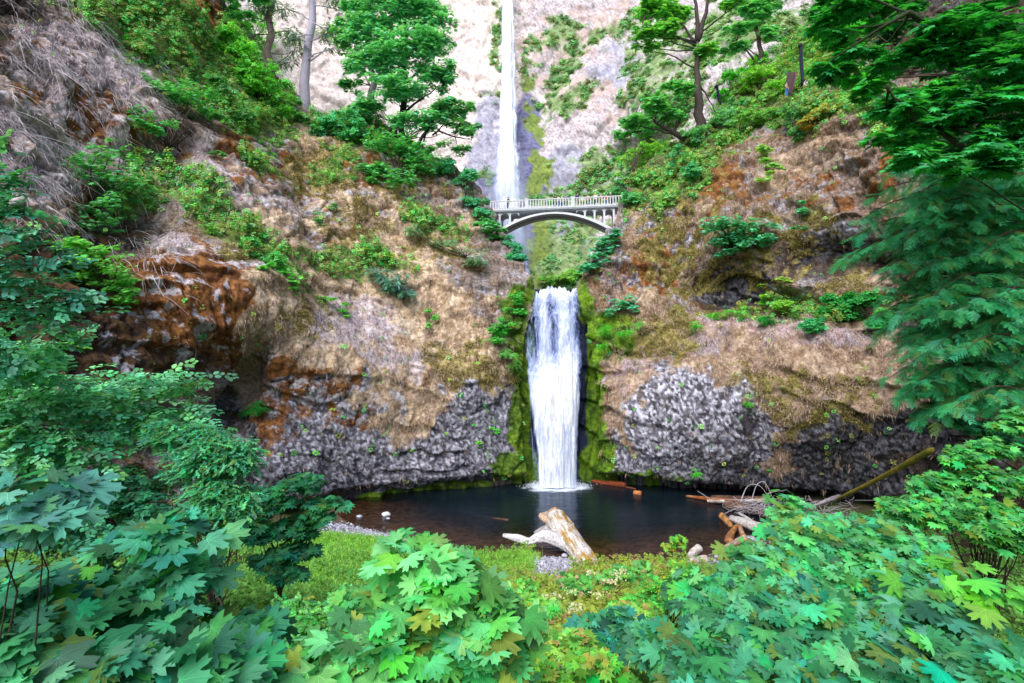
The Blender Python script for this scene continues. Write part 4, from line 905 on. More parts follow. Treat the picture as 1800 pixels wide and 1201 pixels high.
# ================================================================== SHRUBS AND TREES ON THE CLIFFS
def E(px, py, rx, ry, off=None, d=None):
    if d is None: d = surf(px, py, 2)-(off if off is not None else .3+rx*.25*surf(px, py)/900)
    return (px, py, rx, ry, d)
G1 = (.12,.30,.11); G2 = (.17,.36,.07); G3 = (.10,.28,.13); G4 = (.13,.24,.09); YG = (.30,.36,.06); TEAL = (.10,.29,.16)
wall = [
 # name, label, cat, ells, n rosettes, kwargs
 ('maple_shrub','broad green maple shrub hanging over the rusty cliff, upper of the two at far left','shrub',[(185,300,95,50),(150,370,80,40),(210,350,60,40)],330,dict(base=G1,size=.27,pet=.22)),
 ('maple_shrub','drooping green maple shrub below another one, beside the big rusty rock bulge','shrub',[(170,470,85,50),(215,515,50,28),(130,440,60,30)],300,dict(base=G2,size=.26,pet=.22)),
 ('maple_shrub','maple shrub with spreading layers over a dark hollow in the upper left cliff','shrub',[(330,185,70,38),(270,215,50,25),(300,160,60,30),(375,205,35,18),(290,285,22,20)],330,dict(base=G1,size=.3,pet=.25)),
 ('shrub','bright yellow green shrub on the crest below the pale tall trunk','shrub',[(440,140,60,45),(470,180,55,35),(500,160,30,25)],360,dict(base=G2,tpl='tuft',size=.5,k=4)),
 ('shrub','rounded olive green bush on the cliff edge left of the bright crest shrub','shrub',[(420,200,45,28),(380,160,35,25)],220,dict(base=G4,tpl='tuft',size=.45,k=4)),
 ('shrub','vivid light green bush near the top left behind the lichen covered boulder','shrub',[(410,95,50,45),(450,60,40,45),(400,30,35,40)],420,dict(base=G2,tpl='tuft',size=.55,k=4)),
 ('shrub','dark leafy bush right of the dry crest, left of the big maple','shrub',[(585,215,55,30),(620,235,50,28),(560,225,30,20)],330,dict(base=G3,tpl='tuft',size=.5,k=4)),
 ('shrub','pale sage green bush on the crest with dry grass in front','shrub',[(535,210,30,22),(510,185,25,18)],160,dict(base=(.20,.28,.12),tpl='tuft',size=.45,k=4)),
 ('maple_shrub','dense maple thicket right below the big maple tree on the left rim','shrub',[(680,265,80,30),(730,290,70,32),(650,295,45,30),(700,315,60,18)],620,dict(base=G1,size=.36,pet=.28)),
 ('shrub','teal leafed shrub at the left end of the footbridge','shrub',[(835,350,28,22),(850,375,25,16),(815,320,30,25),(790,300,30,25)],330,dict(base=TEAL,tpl='tuft',size=.45,k=4)),
 ('shrub','small green shrub on the rock just under the left bridge springing','shrub',[(855,400,38,13),(880,412,20,12)],150,dict(base=G1,tpl='maple_mid',size=.3,pet=.2)),
 ('shrub','narrow dark teal shrub clinging to the gorge edge below the bridge left end','shrub',[(905,445,18,22),(895,425,14,12)],110,dict(base=TEAL,tpl='tuft',size=.4,k=4)),
 ('shrub','bright lime green shrub in the dry grass of the left slope','shrub',[(500,480,38,15),(520,498,22,14),(470,470,18,10)],150,dict(base=(.16,.40,.07),size=.24)),
 ('shrub','small upright lime green shrub right of the bigger lime one, left slope','shrub',[(608,545,13,14),(578,525,16,7)],60,dict(base=(.16,.40,.06),size=.2)),
 ('shrub','yellowing round shrub on the left slope','shrub',[(684,450,20,13)],80,dict(base=(.45,.42,.06),size=.22)),
 ('shrub','grey blue thin shrub in the middle of the left slope','shrub',[(690,495,34,22),(665,480,25,15),(710,515,20,14)],170,dict(base=(.12,.20,.16),tpl='fine',size=.6,k=3)),
 ('shrub','green tuft above the dark notch in the straw slope','shrub',[(760,552,16,14),(755,570,10,8)],60,dict(base=G2,size=.18)),
 ('shrub','thin grey green shrub below the maple thicket','shrub',[(780,430,34,16),(835,450,34,24),(740,405,40,16)],200,dict(base=(.16,.24,.13),tpl='fine',size=.5,k=3)),
 ('shrub','lush green shrub hanging beside the lip of the lower fall, left side','shrub',[(905,540,20,26),(885,575,26,22),(918,520,14,10),(870,590,24,15)],260,dict(base=(.09,.30,.05),size=.22)),
 ('fern','light green ferns drooping at the left edge of the lower fall','fern',[(895,615,24,18),(905,640,12,14),(870,600,20,12)],60,dict(base=(.17,.34,.08),tpl='fern',size=.55,k=5,pet=.05)),
 ('shrub','small round green shrub stuck on grey basalt left of the lower fall','shrub',[(868,757,9,8)],30,dict(base=(.1,.35,.04),size=.15)),
 ('shrub','tiny yellow green shrub on grey basalt left of the round one','shrub',[(838,773,9,8)],26,dict(base=(.2,.36,.05),size=.15)),
 ('fern','dark green fern clump in the shaded cleft at left','fern',[(447,712,26,13),(430,722,14,8)],34,dict(base=(.04,.20,.03),tpl='fern',size=.6,k=6,pet=.05)),
 ('shrub','sparse green twigs above the big straw patch, below the crest','shrub',[(565,385,15,14),(590,365,14,10)],50,dict(base=G1,size=.2)),
 ('shrub','small pale shrub on the left cliff under the overhanging maple layers','shrub',[(440,285,24,10),(390,270,18,8)],60,dict(base=G4,size=.22)),
 ('shrub','trailing green shrub at the foot of the long ivy strip','shrub',[(470,452,34,15),(440,430,24,12)],120,dict(base=(.12,.30,.08),tpl='tuft',size=.4,k=4)),
 # right
 ('maple_shrub','wide flat maple shrub jutting out from the middle of the right cliff','shrub',[(1290,400,72,18),(1270,425,50,12),(1320,425,45,14),(1290,445,35,8)],420,dict(base=TEAL,size=.27,pet=.22)),
 ('shrub','teal shrub on the right gorge rim just below the bridge','shrub',[(1060,430,30,18),(1085,415,20,16),(1045,455,26,16),(1030,470,18,12)],260,dict(base=TEAL,size=.32)),
 ('shrub','blue green shrub right of the lip of the lower fall','shrub',[(1092,530,32,14),(1080,548,18,10),(1110,545,16,8)],130,dict(base=TEAL,size=.22)),
 ('fern','bright ferns and moss plants on the right side of the lower fall','fern',[(1050,585,30,16),(1090,590,30,12),(1060,610,20,10),(1130,575,20,8)],90,dict(base=(.09,.32,.03),tpl='fern',size=.5,k=5,pet=.05)),
 ('shrub','pale lime shrub hanging down like a curtain on the right cliff','shrub',[(1345,265,22,18),(1355,290,20,18),(1345,310,16,12)],130,dict(base=(.32,.46,.10),size=.26)),
 ('shrub','olive bush on the rim between the trail and the hanging lime shrub','shrub',[(1320,215,45,20),(1290,235,30,16),(1350,205,30,14)],300,dict(base=(.18,.28,.07),tpl='tuft',size=.4,k=4)),
 ('shrub','orange and yellow turning shrub below the trail','shrub',[(1455,195,38,16),(1425,215,22,14),(1480,185,20,10)],220,dict(base=(.40,.34,.06),tpl='tuft',size=.35,k=4,alt=(.55,.25,.05),altp=.35)),
 ('shrub','leafy green bush between the olive bush and the orange one','shrub',[(1390,205,28,24),(1400,235,20,15)],180,dict(base=G4,tpl='tuft',size=.38,k=4)),
 ('small_tree','light yellow green little tree left of the brown board on the trail','tree',[(1350,130,42,18),(1330,115,30,14),(1370,150,30,14),(1310,150,30,12)],300,dict(base=(.27,.42,.06),tpl='tuft',size=.42,k=4)),
 ('shrub','bright green bushes trailing along the rim left of the short dark post','shrub',[(1300,140,40,16),(1270,165,22,14),(1335,105,26,10)],240,dict(base=(.12,.38,.05),tpl='tuft',size=.45,k=4)),
 ('shrub','sage green bush mass below the short dark post','shrub',[(1260,215,40,22),(1230,240,35,20),(1290,190,35,18)],300,dict(base=(.15,.28,.12),tpl='tuft',size=.42,k=4)),
 ('maple_shrub','spreading maple boughs over the right bridge approach','shrub',[(1130,225,50,20),(1170,205,50,22),(1090,240,35,14),(1190,180,30,18),(1150,170,40,14)],480,dict(base=G1,size=.38,pet=.28)),
 ('shrub','yellow green bush leaning out above the right end of the bridge','shrub',[(1125,280,38,22),(1155,260,34,18),(1105,310,20,16)],300,dict(base=(.24,.38,.05),tpl='tuft',size=.45,k=4)),
 ('shrub','dark blue green bush on the rim above the brown right wall','shrub',[(1195,275,30,18),(1215,300,20,16),(1180,300,16,12)],190,dict(base=G3,tpl='tuft',size=.4,k=4)),
 ('fern','green sword ferns on the mossy ledge left part','fern',[(1250,558,28,9),(1225,572,16,7),(1290,550,22,8)],40,dict(base=(.12,.32,.04),tpl='fern',size=.62,k=6,pet=.05)),
 ('fern','dark green sword fern clump in the middle of the mossy ledge','fern',[(1345,562,16,9)],22,dict(base=(.04,.24,.04),tpl='fern',size=.75,k=7,pet=.04)),
 ('shrub','yellow green shrub standing on the ledge above the dark fern','shrub',[(1370,540,28,16),(1350,525,20,10)],150,dict(base=(.24,.36,.05),size=.2)),
 ('shrub','rounded blue green shrub on the ledge, left of the conifer','shrub',[(1435,570,24,14)],120,dict(base=(.07,.27,.10),tpl='tuft',size=.35,k=4)),
 ('shrub','dark green shrub row on the ledge beside the conifer','shrub',[(1480,545,40,16),(1510,525,34,16),(1460,525,24,10),(1540,560,30,16)],330,dict(base=(.05,.23,.05),tpl='tuft',size=.4,k=4)),
 ('shrub','pale yellow sprig shrub high on the dark hollow of the right cliff','shrub',[(1370,490,24,9),(1340,505,18,6)],60,dict(base=(.32,.36,.06),size=.18)),
 ('fern','tiny bright fern in the middle of the lower right wall','fern',[(1317,710,9,5)],9,dict(base=(.12,.38,.03),tpl='fern',size=.45,k=6,pet=.03)),
 ('fern','small bright fern low on the dark basalt right of the pool','fern',[(1222,829,12,7)],12,dict(base=(.10,.42,.03),tpl='fern',size=.45,k=6,pet=.03)),
 ('shrub','thin dark shrub on the rocky face right of the wide flat maple','shrub',[(1410,370,24,20),(1400,400,14,10)],60,dict(base=G3,size=.2)),
 ('shrub','olive green bush at the foot of the far slope under the bridge','shrub',[(985,488,34,14),(960,496,20,9),(1010,478,20,12)],240,dict(base=(.26,.40,.08),tpl='tuft',size=.45,k=4)),
 ('shrub','green tree-like bush rising behind the right end of the bridge','shrub',[(1085,335,26,18),(1110,345,20,16)],160,dict(base=G1,tpl='tuft',size=.5,k=4)),
]
for i, (nm, lb, ct, el, n, kw) in enumerate(wall):
    kw = dict(kw); kw.setdefault('tpl', 'maple_mid'); kw.setdefault('size', .25); kw.setdefault('pet', kw['size']*.7); kw.setdefault('k', 6); kw.setdefault('flat', .75); kw.setdefault('clump', .42); n = int(n*1.25)
    plant(nm, lb, ct, [E(*e) for e in el], n, seed=i, stems=(ct != 'fern'), **kw)

# --- trees on the rims
def tree(name, label, base, top, r0, limbs, ells, n, cat='tree', lean=None, bark=BARK, seed=0, mat=None, **kw):
    r = np.random.default_rng(500+seed)
    o = empty(name, base, label, cat)
    mb = MB(); t = np.linspace(0, 1, 12)[:, None]; base = np.asarray(base); top = np.asarray(top)
    p = base+(top-base)*t; p[1:-1] += r.normal(0, .012*np.linalg.norm(top-base), (10, 3))*np.array([1,1,0])
    mb.tube(p, r0*(1-.75*t[:, 0])+.02, 10, bark, rough=.12, seed=seed)
    mb.build('trunk', M_bark, o)
    ml = MB()
    for a, b, ra in limbs: limb(ml, a, b, ra, ra*.25, .10, 8, 7, r, bark)
    pts, cl = crown_points(r, ells, n, kw.pop('clump', .3), kw.pop('flat', .5), kw.pop('kc', 14))
    allp = [p]+[np.stack([np.asarray(a), (np.asarray(a)+np.asarray(b))/2, np.asarray(b)]) for a, b, _ in limbs]
    AP = np.concatenate(allp)
    for q in cl[::2]:
        c_ = AP[(AP[:, 2] < q[2]+.5)] if (AP[:, 2] < q[2]+.5).any() else AP
        s_ = c_[np.argmin(((c_-q)**2).sum(1)*r.uniform(.8, 1.6, len(c_)))]
        limb(ml, s_, q, r0*.16, r0*.04, .12, 6, 5, r, bark)
    ml.build('branches', M_bark, o)
    tpl = kw.pop('tpl', 'maple_mid'); k = kw.pop('k', 6); size = kw.pop('size', .35); pet = kw.pop('pet', size*.8); bc = kw.pop('base_col', G1)
    g, _, _ = rosettes(r, pts, tpl, k, size, pet, bc, **kw)
    mesh_np('crown', *g[:2], mat or M_leaf, o, g[2], False)
    return o
D = 63.0
tree('maple_tree','large maple tree with dark trunk and full crown on the left rim', P(708,248,D), P(712,-60,D), .42,
     [(P(708,180,D),P(640,110,D-1),.2),(P(709,150,D),P(770,90,D),.18),(P(708,200,D),P(780,150,D-1),.18),(P(709,120,D),P(650,20,D),.15),(P(709,110,D),P(760,20,D),.15),(P(695,240,D),P(735,140,D-.5),.2),(P(676,238,D),P(706,190,D),.22)],
     [(700,15,85,45,D),(650,60,60,40,D),(765,55,40,50,D),(720,90,90,40,D-1),(650,115,55,30,D-1),(770,130,45,35,D-1),(700,160,70,28,D-1.5),(795,195,45,22,D-2),(640,190,45,24,D),(740,215,60,18,D-2),(820,220,25,20,D-2),(630,25,35,30,D+1)], 4600, seed=1, size=.42, flat=.7, clump=.36, base_col=(.18,.38,.22), bark=(.045,.035,.05))
tree('tree','small leaning tree with bare dark boughs right of the large maple on the left rim', P(733,258,61), P(775,190,60), .22,
     [(P(760,238,61),P(790,205,60),.12),(P(770,230,60.5),P(830,245,60),.12),(P(745,250,61),P(768,195,60),.12)],
     [(815,225,38,16,60),(790,190,40,16,60),(790,262,40,12,60)], 420, seed=2, flat=.75, clump=.36, size=.32, base_col=(.16,.28,.13), bark=(.045,.035,.05))
tree('maple_tree','leafy tree with pale grey trunk half hidden left of the large maple', P(650,245,67), P(652,-40,68), .55,
     [(P(650,150,67),P(620,90,67),.15)], [(625,200,40,28,66),(650,230,50,18,65),(620,150,25,25,66),(605,60,26,40,67)], 700, seed=3, flat=.75, clump=.36, size=.4, base_col=(.14,.30,.13), bark=(.34,.30,.33))
tree('conifer','tall conifer with smooth pale lilac trunk standing on the left crest', P(536,215,70), P(553,-160,72), .75,
     [(P(550,40,70),P(600,60,70),.1),(P(550,60,70),P(500,75,70),.1),(P(552,10,70),P(610,20,71),.1),(P(552,-10,70),P(480,0,70),.1)],
     [(600,50,34,9,70),(575,70,26,7,70),(620,20,30,10,71),(510,70,30,9,70),(590,5,34,8,70),(500,20,28,8,71),(600,85,20,6,70)], 230, seed=4, tpl='fine', size=.9, k=3, base_col=(.14,.18,.15), bark=(.44,.40,.50))
tree('conifer','slimmer brown trunked conifer left of the pale trunk', P(474,150,72), P(482,-160,74), .6,
     [(P(480,40,72),P(440,30,72),.1),(P(480,20,72),P(530,30,72),.1)],
     [(500,60,30,12,72),(455,20,26,14,72),(520,90,26,9,72),(440,60,20,12,72),(505,110,26,12,72),(470,10,40,12,72)], 260, seed=5, tpl='fine', size=.9, k=3, base_col=(.13,.20,.16), bark=(.20,.16,.14))
tree('tree','light green tree rising behind the lichen boulder at top left', P(400,110,60), P(392,-60,60), .2,
     [], [(400,20,40,45,60),(370,-10,30,30,60),(440,10,34,40,60)], 300, seed=6, size=.45, base_col=(.13,.32,.13), bark=(.08,.06,.05))
D = 61.0
F_ = P(1226,72,D)
tree('maple_tree','forked dark trunk maple on the right rim with mossy bark', P(1228,250,D), F_, .68,
     [(F_,P(1215,-40,D),.34),(F_,P(1250,-50,D),.34),(P(1235,55,D),P(1315,-10,D-1),.12),(P(1222,75,D),P(1180,20,D),.22),(P(1180,20,D),P(1165,-40,D),.15),(P(1222,80,D),P(1130,40,D-1),.15),(P(1230,150,D),P(1260,200,D),.12)],
     [(1150,15,45,28,D),(1175,50,30,22,D-1),(1130,60,30,16,D-1),(1195,20,20,20,D),(1140,85,30,10,D),(1245,90,30,14,D),(1280,5,30,16,D)], 1100, seed=7, flat=.75, clump=.36, size=.42, base_col=(.20,.38,.10), bark=(.07,.055,.05))
tree('tree','slender tree with airy green crown between the forked maple and the trail', P(1335,110,66), P(1330,-60,66), .3,
     [(P(1333,100,66),P(1300,75,65),.1),(P(1325,105,65),P(1295,72,65),.14)], [(1330,25,38,22,66),(1300,50,30,16,65),(1350,60,26,16,65),(1290,85,34,11,65),(1345,0,40,18,66),(1310,15,26,16,66)], 800, seed=8, flat=.75, clump=.36, size=.42, base_col=(.18,.38,.18), bark=(.09,.08,.07))
tree('tree','low tree with horizontal mossy boughs at the right bridge approach', P(1205,245,60), P(1150,215,59.5), .4,
     [(P(1185,235,60),P(1120,222,59),.16),(P(1160,222,60),P(1130,190,59),.1)], [(1150,190,40,14,59),(1110,215,38,12,59),(1190,160,36,18,60),(1180,205,30,12,59.5)], 600, seed=9, flat=.75, clump=.36, size=.38, base_col=(.16,.34,.13), bark=(.06,.05,.04))
# big dark broadleaf tree overhead at right
D = 14.0
tree('maple_tree','big dark green maple overhanging the top right corner', P(1905,700,15), P(1880,-150,14.5), .3,
     [(P(1770,300,D),P(1560,150,D-1),.09),(P(1760,180,D),P(1600,20,D-1),.1),(P(1760,80,D),P(1500,-20,D),.08)],
     [(1520,40,90,50,15),(1480,110,75,36,15),(1600,120,90,50,14),(1560,200,80,36,14.5),(1680,60,110,70,13.5),(1650,200,110,50,13.5),(1760,150,80,100,13),(1600,265,80,22,13),(1700,290,100,34,12.5),(1760,250,60,60,13),(1440,30,34,20,16)], 1500, seed=10, size=.24, pet=.2, k=5, tpl='maple_mid', base_col=(.035,.20,.05), bark=(.05,.06,.03), var=.4)
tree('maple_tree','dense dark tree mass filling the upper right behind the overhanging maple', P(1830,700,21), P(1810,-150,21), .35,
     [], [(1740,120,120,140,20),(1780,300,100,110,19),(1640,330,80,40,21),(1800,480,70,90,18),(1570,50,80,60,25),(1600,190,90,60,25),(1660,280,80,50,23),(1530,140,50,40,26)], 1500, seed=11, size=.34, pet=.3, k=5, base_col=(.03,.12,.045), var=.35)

# conifer with flat drooping sprays
r = np.random.default_rng(91)
def conifer_boughs(name, label, base, top, r0, boughs, col, seed=0, dens=14, size=.68):
    r = np.random.default_rng(seed); o = empty(name, base, label, 'tree'); mb = MB(); t = np.linspace(0, 1, 10)[:, None]
    mb.tube(np.asarray(base)+(np.asarray(top)-np.asarray(base))*t, r0*(1-.7*t[:, 0]), 9, BARK, rough=.1); mb.build('trunk', M_bark, o)
    ml = MB(); P_, Y_, U_, S_ = [], [], [], []
    for (x0, y0, x1, y1, d, w_) in boughs:
        a = P(x0, y0, d+.8); b = P(x1, y1, d); L_ = np.linalg.norm(b-a); n = max(10, int(dens*L_)); t = np.linspace(0, 1, 9)[:, None]
        c = a+(b-a)*t; c[:, 2] += .10*L_*np.sin(t[:, 0]*math.pi)*1.2; ml.tube(c, np.linspace(.035, .008, 9), 5, (.10,.07,.05))
        dirv = nrm(b-a); sidev = nrm(np.cross(dirv, [0,0,1.]))
        tt = r.random(n)**.8; ci = tt*8; i0 = np.minimum(ci.astype(int), 7); q = c[i0]+(c[i0+1]-c[i0])*(ci-i0)[:, None]
        sg = np.where(r.random(n) < .5, -1, 1)[:, None]; lat = (r.random((n, 1))**.8)*w_*1.1*(1-.6*tt[:, None])
        yd = dirv*(.3+.7*r.random((n, 1)))+sidev*sg*(1.0-.5*tt[:, None])+np.array([0,-.45,-.30])+r.normal(0, .28, (n, 3))
        q = q+sidev*sg*lat+np.array([0,0,-1])*(lat**1.3)*.35
        P_.append(q); Y_.append(yd); U_.append(np.array([0,-.3,1])+r.normal(0, .22, (n, 3))); S_.append(size*r.uniform(.6, 1.15, n)*(1-.3*tt))
    P_, Y_, U_, S_ = map(np.concatenate, (P_, Y_, U_, S_))
    g = scatter('conifer', P_, Y_, U_, S_, leafcol(r, len(P_), col, .42, .2, (.22,.38,.10), .14))
    ml.build('branches', M_bark, o); mesh_np('foliage', *g[:2], M_needle, o, g[2], False)
    return o
def mkb(r, cx0, cx1, cy0, cy1, n, lx, d0, d1, rise=-.05):
    L_ = []
    for i in range(n):
        x1 = r.uniform(cx0, cx1); y1 = r.uniform(cy0, cy1); l = r.uniform(.6, 1.2)*lx
        L_.append((x1+l, y1-l*.10+r.normal(0, 8), x1, y1+l*.1, r.uniform(d0, d1), .7))
    return L_
bg = []
edge = [(300,1560),(340,1530),(370,1510),(400,1500),(430,1485),(455,1480),(480,1530),(510,1540),(540,1520),(560,1560),(590,1580),(620,1600),(650,1560),(670,1570),(690,1600),(720,1640)]
for y, x in edge:
    for k in range(3):
        xx = x+k*70+r.normal(0, 12); bg.append((xx+150, y-14+r.normal(0, 6), xx, y+14+r.normal(0, 8), 17-.6*k+r.normal(0, .3), .8))
bg += mkb(r, 1600, 1800, 280, 720, 60, 120, 14.5, 16.5)
conifer_boughs('conifer', 'blue green conifer with drooping flat sprays at the right edge', P(1900,900,17), P(1880,50,17), .3, bg, (.075,.34,.12), 92)

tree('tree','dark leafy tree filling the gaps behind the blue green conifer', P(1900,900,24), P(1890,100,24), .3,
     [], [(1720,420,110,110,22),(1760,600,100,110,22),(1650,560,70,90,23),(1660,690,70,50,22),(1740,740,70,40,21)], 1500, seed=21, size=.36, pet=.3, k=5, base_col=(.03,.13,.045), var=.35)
tree('maple_tree','mid green maple boughs beside the top right corner above the trail', P(1880,600,19), P(1870,-150,19), .3,
     [(P(1800,200,19),P(1540,60,18.5),.08)], [(1480,60,60,40,19),(1560,10,80,40,19),(1520,150,60,36,19),(1590,250,70,40,18.5),(1470,0,50,30,20),(1640,180,70,50,18)], 700, seed=22, size=.28, pet=.25, k=6, base_col=(.055,.26,.05), var=.35)
# ================================================================== FOREGROUND PLANTS
def rootat(px, py, d, dx=0, dy=0):
    p = P(px, py, d); p[0] += dx; p[1] += dy; p[2] = float(GZ(p[0], p[1]))-.1; return p
near = [
 ('maple_shrub','large leafed blue green maple filling the bottom left corner','shrub',[(60,1090,130,75,3.1),(230,1050,150,55,3.6),(150,1170,200,50,2.9),(330,1140,140,55,3.4),(400,1080,70,35,4.0)],105,dict(base=(.065,.23,.125),size=.27,pet=.25,k=5),(180,1100,3.6)),
 ('maple_shrub','slender maple shoot with a few large leaves rising above the bottom left maple','shrub',[(330,925,55,22,3.9),(260,960,70,22,3.9),(300,1000,70,20,3.9)],22,dict(base=(.07,.23,.14),size=.25,pet=.22,k=5),(300,1000,4.1)),
 ('maple_shrub','pale large maple leaves cut off by the left edge of the photo','shrub',[(20,900,50,40,2.7),(50,860,30,20,2.8)],12,dict(base=(.07,.20,.17),size=.24,pet=.2,k=5),(-40,1000,2.7)),
 ('maple_shrub','bright green maple sapling in the bottom centre with big pale veined leaves','shrub',[(740,1060,130,50,4.2),(680,1120,120,55,4.0),(830,1080,70,45,4.2),(740,965,55,26,4.3),(770,1010,80,30,4.2),(600,1170,80,40,3.8),(860,1130,60,40,4.1)],95,dict(base=(.14,.36,.13),size=.27,pet=.25,k=5),(745,1100,4.3)),
 ('maple_shrub','medium maple bush with a thin leaning stem at left beside the pool tip','shrub',[(500,860,80,35,12),(560,890,50,25,12),(470,920,60,30,12),(540,930,50,30,12),(520,1000,60,40,11.5)],230,dict(base=(.05,.21,.10),size=.27,pet=.22,k=5),(490,960,12.3)),
 ('shrub','fine leafed soft green shrub behind the medium maple at left','shrub',[(370,800,70,60,9.2),(395,880,55,60,9.0),(320,760,60,30,9.4),(420,800,35,40,9.2)],1500,dict(base=(.11,.32,.17),altp=.03,tpl='fine',size=.24,pet=.12,k=3),(390,950,9.1)),
 ('maple_shrub','wide blue green maple thicket in the right foreground','shrub',[(1250,1110,110,45,4.8),(1400,1090,120,45,4.8),(1330,1165,170,45,4.0),(1540,1150,150,55,4.0),(1620,1080,120,45,4.6),(1700,1160,110,50,3.6)],175,dict(base=(.075,.25,.13),size=.25,pet=.24,k=5),(1420,1120,4.8)),
 ('maple_shrub','mid green maple thicket beside the driftwood at the right end of the pool','shrub',[(1420,930,75,30,8.0),(1330,980,90,30,7.6),(1480,960,100,36,7.4),(1250,1020,90,30,7.0),(1400,1030,120,36,6.6),(1560,950,90,34,7.5),(1600,1010,90,40,6.5),(1400,905,40,16,8.6),(1500,915,80,22,8.4),(1385,880,24,10,8.8)],400,dict(base=(.10,.31,.13),size=.27,pet=.25,k=5),(1450,1010,7.6)),
 ('maple_shrub','yellow green maple sprig with three big leaves near the right edge','shrub',[(1650,1010,45,20,4.6),(1740,1040,45,16,4.4)],3,dict(base=(.15,.34,.06),size=.27,pet=.2,k=4,var=.12,altp=0),(1720,1090,4.8)),
 ('maple_shrub','bright fresh green vine maple bank under the conifer at right','shrub',[(1700,790,70,26,11.5),(1750,840,80,30,11),(1640,850,60,26,11.5),(1700,900,110,34,10.5),(1600,900,60,24,11),(1780,740,40,26,11.5),(1770,930,60,36,9.5)],480,dict(base=(.10,.31,.09),size=.24,pet=.22,k=5),(1730,900,11.4)),
 ('shrub','light green leafy weeds in front of the grass at bottom centre left','shrub',[(560,1110,50,40,6),(520,1060,40,30,6.5),(630,1040,40,22,7)],150,dict(base=(.13,.33,.09),tpl='fine',size=.3,pet=.12,k=3),(560,1150,6.2)),
 ('shrub','tall thin weed with yellow tips standing against the pool','shrub',[(1185,960,18,20,20),(1180,990,26,16,20),(1195,1010,34,14,19)],60,dict(base=(.22,.38,.06),tpl='maple_mid',size=.2,pet=.14,k=4),(1185,1010,20)),
 ('shrub','feathery bright green shrub right of the dry patch','shrub',[(1170,1040,50,26,11),(1200,1010,36,22,12),(1130,1060,34,22,10.5)],260,dict(base=(.12,.36,.06),tpl='fine',size=.36,pet=.12,k=3),(1170,1060,11.2)),
 ('shrub','thimbleberry patch with small yellow green leaves left of the dry flower heads','shrub',[(880,1170,60,28,6),(960,1180,60,24,5.4),(1060,1170,60,30,5.6)],150,dict(base=(.19,.40,.06),tpl='maple_mid',size=.13,pet=.1,k=5,alt=(.42,.42,.08),altp=.12),(960,1180,5.8)),
 ('shrub','low lime green leafy plants between the grass and the gravel below the log','shrub',[(900,1030,50,14,13),(860,1060,50,18,10),(950,1060,40,16,11)],260,dict(base=(.20,.44,.09),tpl='maple_mid',size=.16,pet=.12,k=5,altp=.1),(900,1050,11.5)),
 ('shrub','loose yellow green weeds along the dry straw patch at bottom centre','shrub',[(1000,1130,40,24,6.5),(1110,1080,40,24,8),(1150,1140,40,20,6.5)],170,dict(base=(.26,.46,.08),tpl='maple_mid',size=.14,pet=.12,k=5,alt=(.5,.38,.12),altp=.12),(1060,1120,7.2)),
 ('maple_shrub','teal maple cluster in the middle of the yellow green weeds','shrub',[(1060,1090,44,26,7),(1080,1130,40,24,6.6)],46,dict(base=(.05,.22,.14),size=.2,pet=.17,k=5),(1070,1120,7)),
 ('shrub','leafy plants with small heads hugging the water edge below the big log','shrub',[(1060,1010,44,14,18),(1010,1025,40,12,17),(1110,1000,40,12,19)],200,dict(base=(.15,.34,.08),tpl='maple_mid',size=.2,pet=.15,k=5,alt=(.45,.32,.18),altp=.1),(1060,1020,18)),
]
for i, (nm, lb, ct, el, n, kw, rt) in enumerate(near):
    kw = dict(kw); kw['base'] = tuple(v*m_ for v, m_ in zip(kw['base'], (.80, .74, .62))); kw.setdefault('alt', tuple(v*m_ for v, m_ in zip(kw['base'], (2.4, 1.35, .7)))); kw.setdefault('altp', .07); kw.setdefault('hue', .3); kw.setdefault('var', .34)
    if kw['size'] > .23: kw['size'] *= .72; kw['pet'] *= .92; n = int(n*1.45); kw.setdefault('tpl', 'maple_near' if kw['size'] > .15 and rt[2] < 5.5 else ('maple_out' if rt[2] < 9 else 'maple_mid'))
    plant(nm, lb, ct, el, n, root=rootat(*rt), seed=200+i, mat=M_leafn, r0=.018 if rt[2] < 8 else .03, droop=kw.pop('droop', .25), face=kw.pop('face', .5), clump=.4, **kw)

# small-leaved tree reaching in from the left
def spray_tree(name, label, root, ells, n, base, size=.55, seed=0, tpl='spray', r0=.1, hub=None):
    r = np.random.default_rng(seed); o = empty(name, root, label, 'tree'); mb = MB(); Pp, Yd, Up = [], [], []
    root = np.asarray(root); hub = root+np.array([.2,0,2.2]) if hub is None else np.asarray(hub); limb(mb, root, hub, r0, r0*.8, .05, r=r)
    mb.build('trunk', M_bark, o); mb = MB()
    tot = sum(e[2]*e[3] for e in ells)
    for e in ells:
        c, R_ = ell_world(e); m = int(n*e[2]*e[3]/tot); kb = max(3, m//14)
        for b in range(kb):
            q = c+nrm(r.normal(0, 1, 3))*R_*r.random()**.4; st = c+(hub-c)*.35+r.normal(0, .2, 3)*R_
            limb(mb, st, q, .014, .004, .08, 6, 4, r, (.05,.05,.045))
            if b % 3 == 0: limb(mb, hub, st, r0*.35, .014, .08, 7, 5, r, (.05,.05,.045))
            t = r.random(14)*.8+.2; p = st+(q-st)*t[:, None]+r.normal(0, .12, (14, 3)); Pp.append(p)
            dv = nrm((q-st)[None])+r.normal(0, .55, (14, 3)); dv[:, 2] = dv[:, 2]*.4-.12; Yd.append(dv); Up.append(np.array([0,-.35,1])+r.normal(0, .3, (14, 3)))
    Pp, Yd, Up = map(np.concatenate, (Pp, Yd, Up))
    g = scatter(tpl, Pp, Yd, Up, size*r.uniform(.6, 1.15, len(Pp)), leafcol(r, len(Pp), base, .3, .2))
    mb.build('branches', M_bark, o); mesh_np('foliage', *g[:2], M_leafn, o, g[2], False); return o
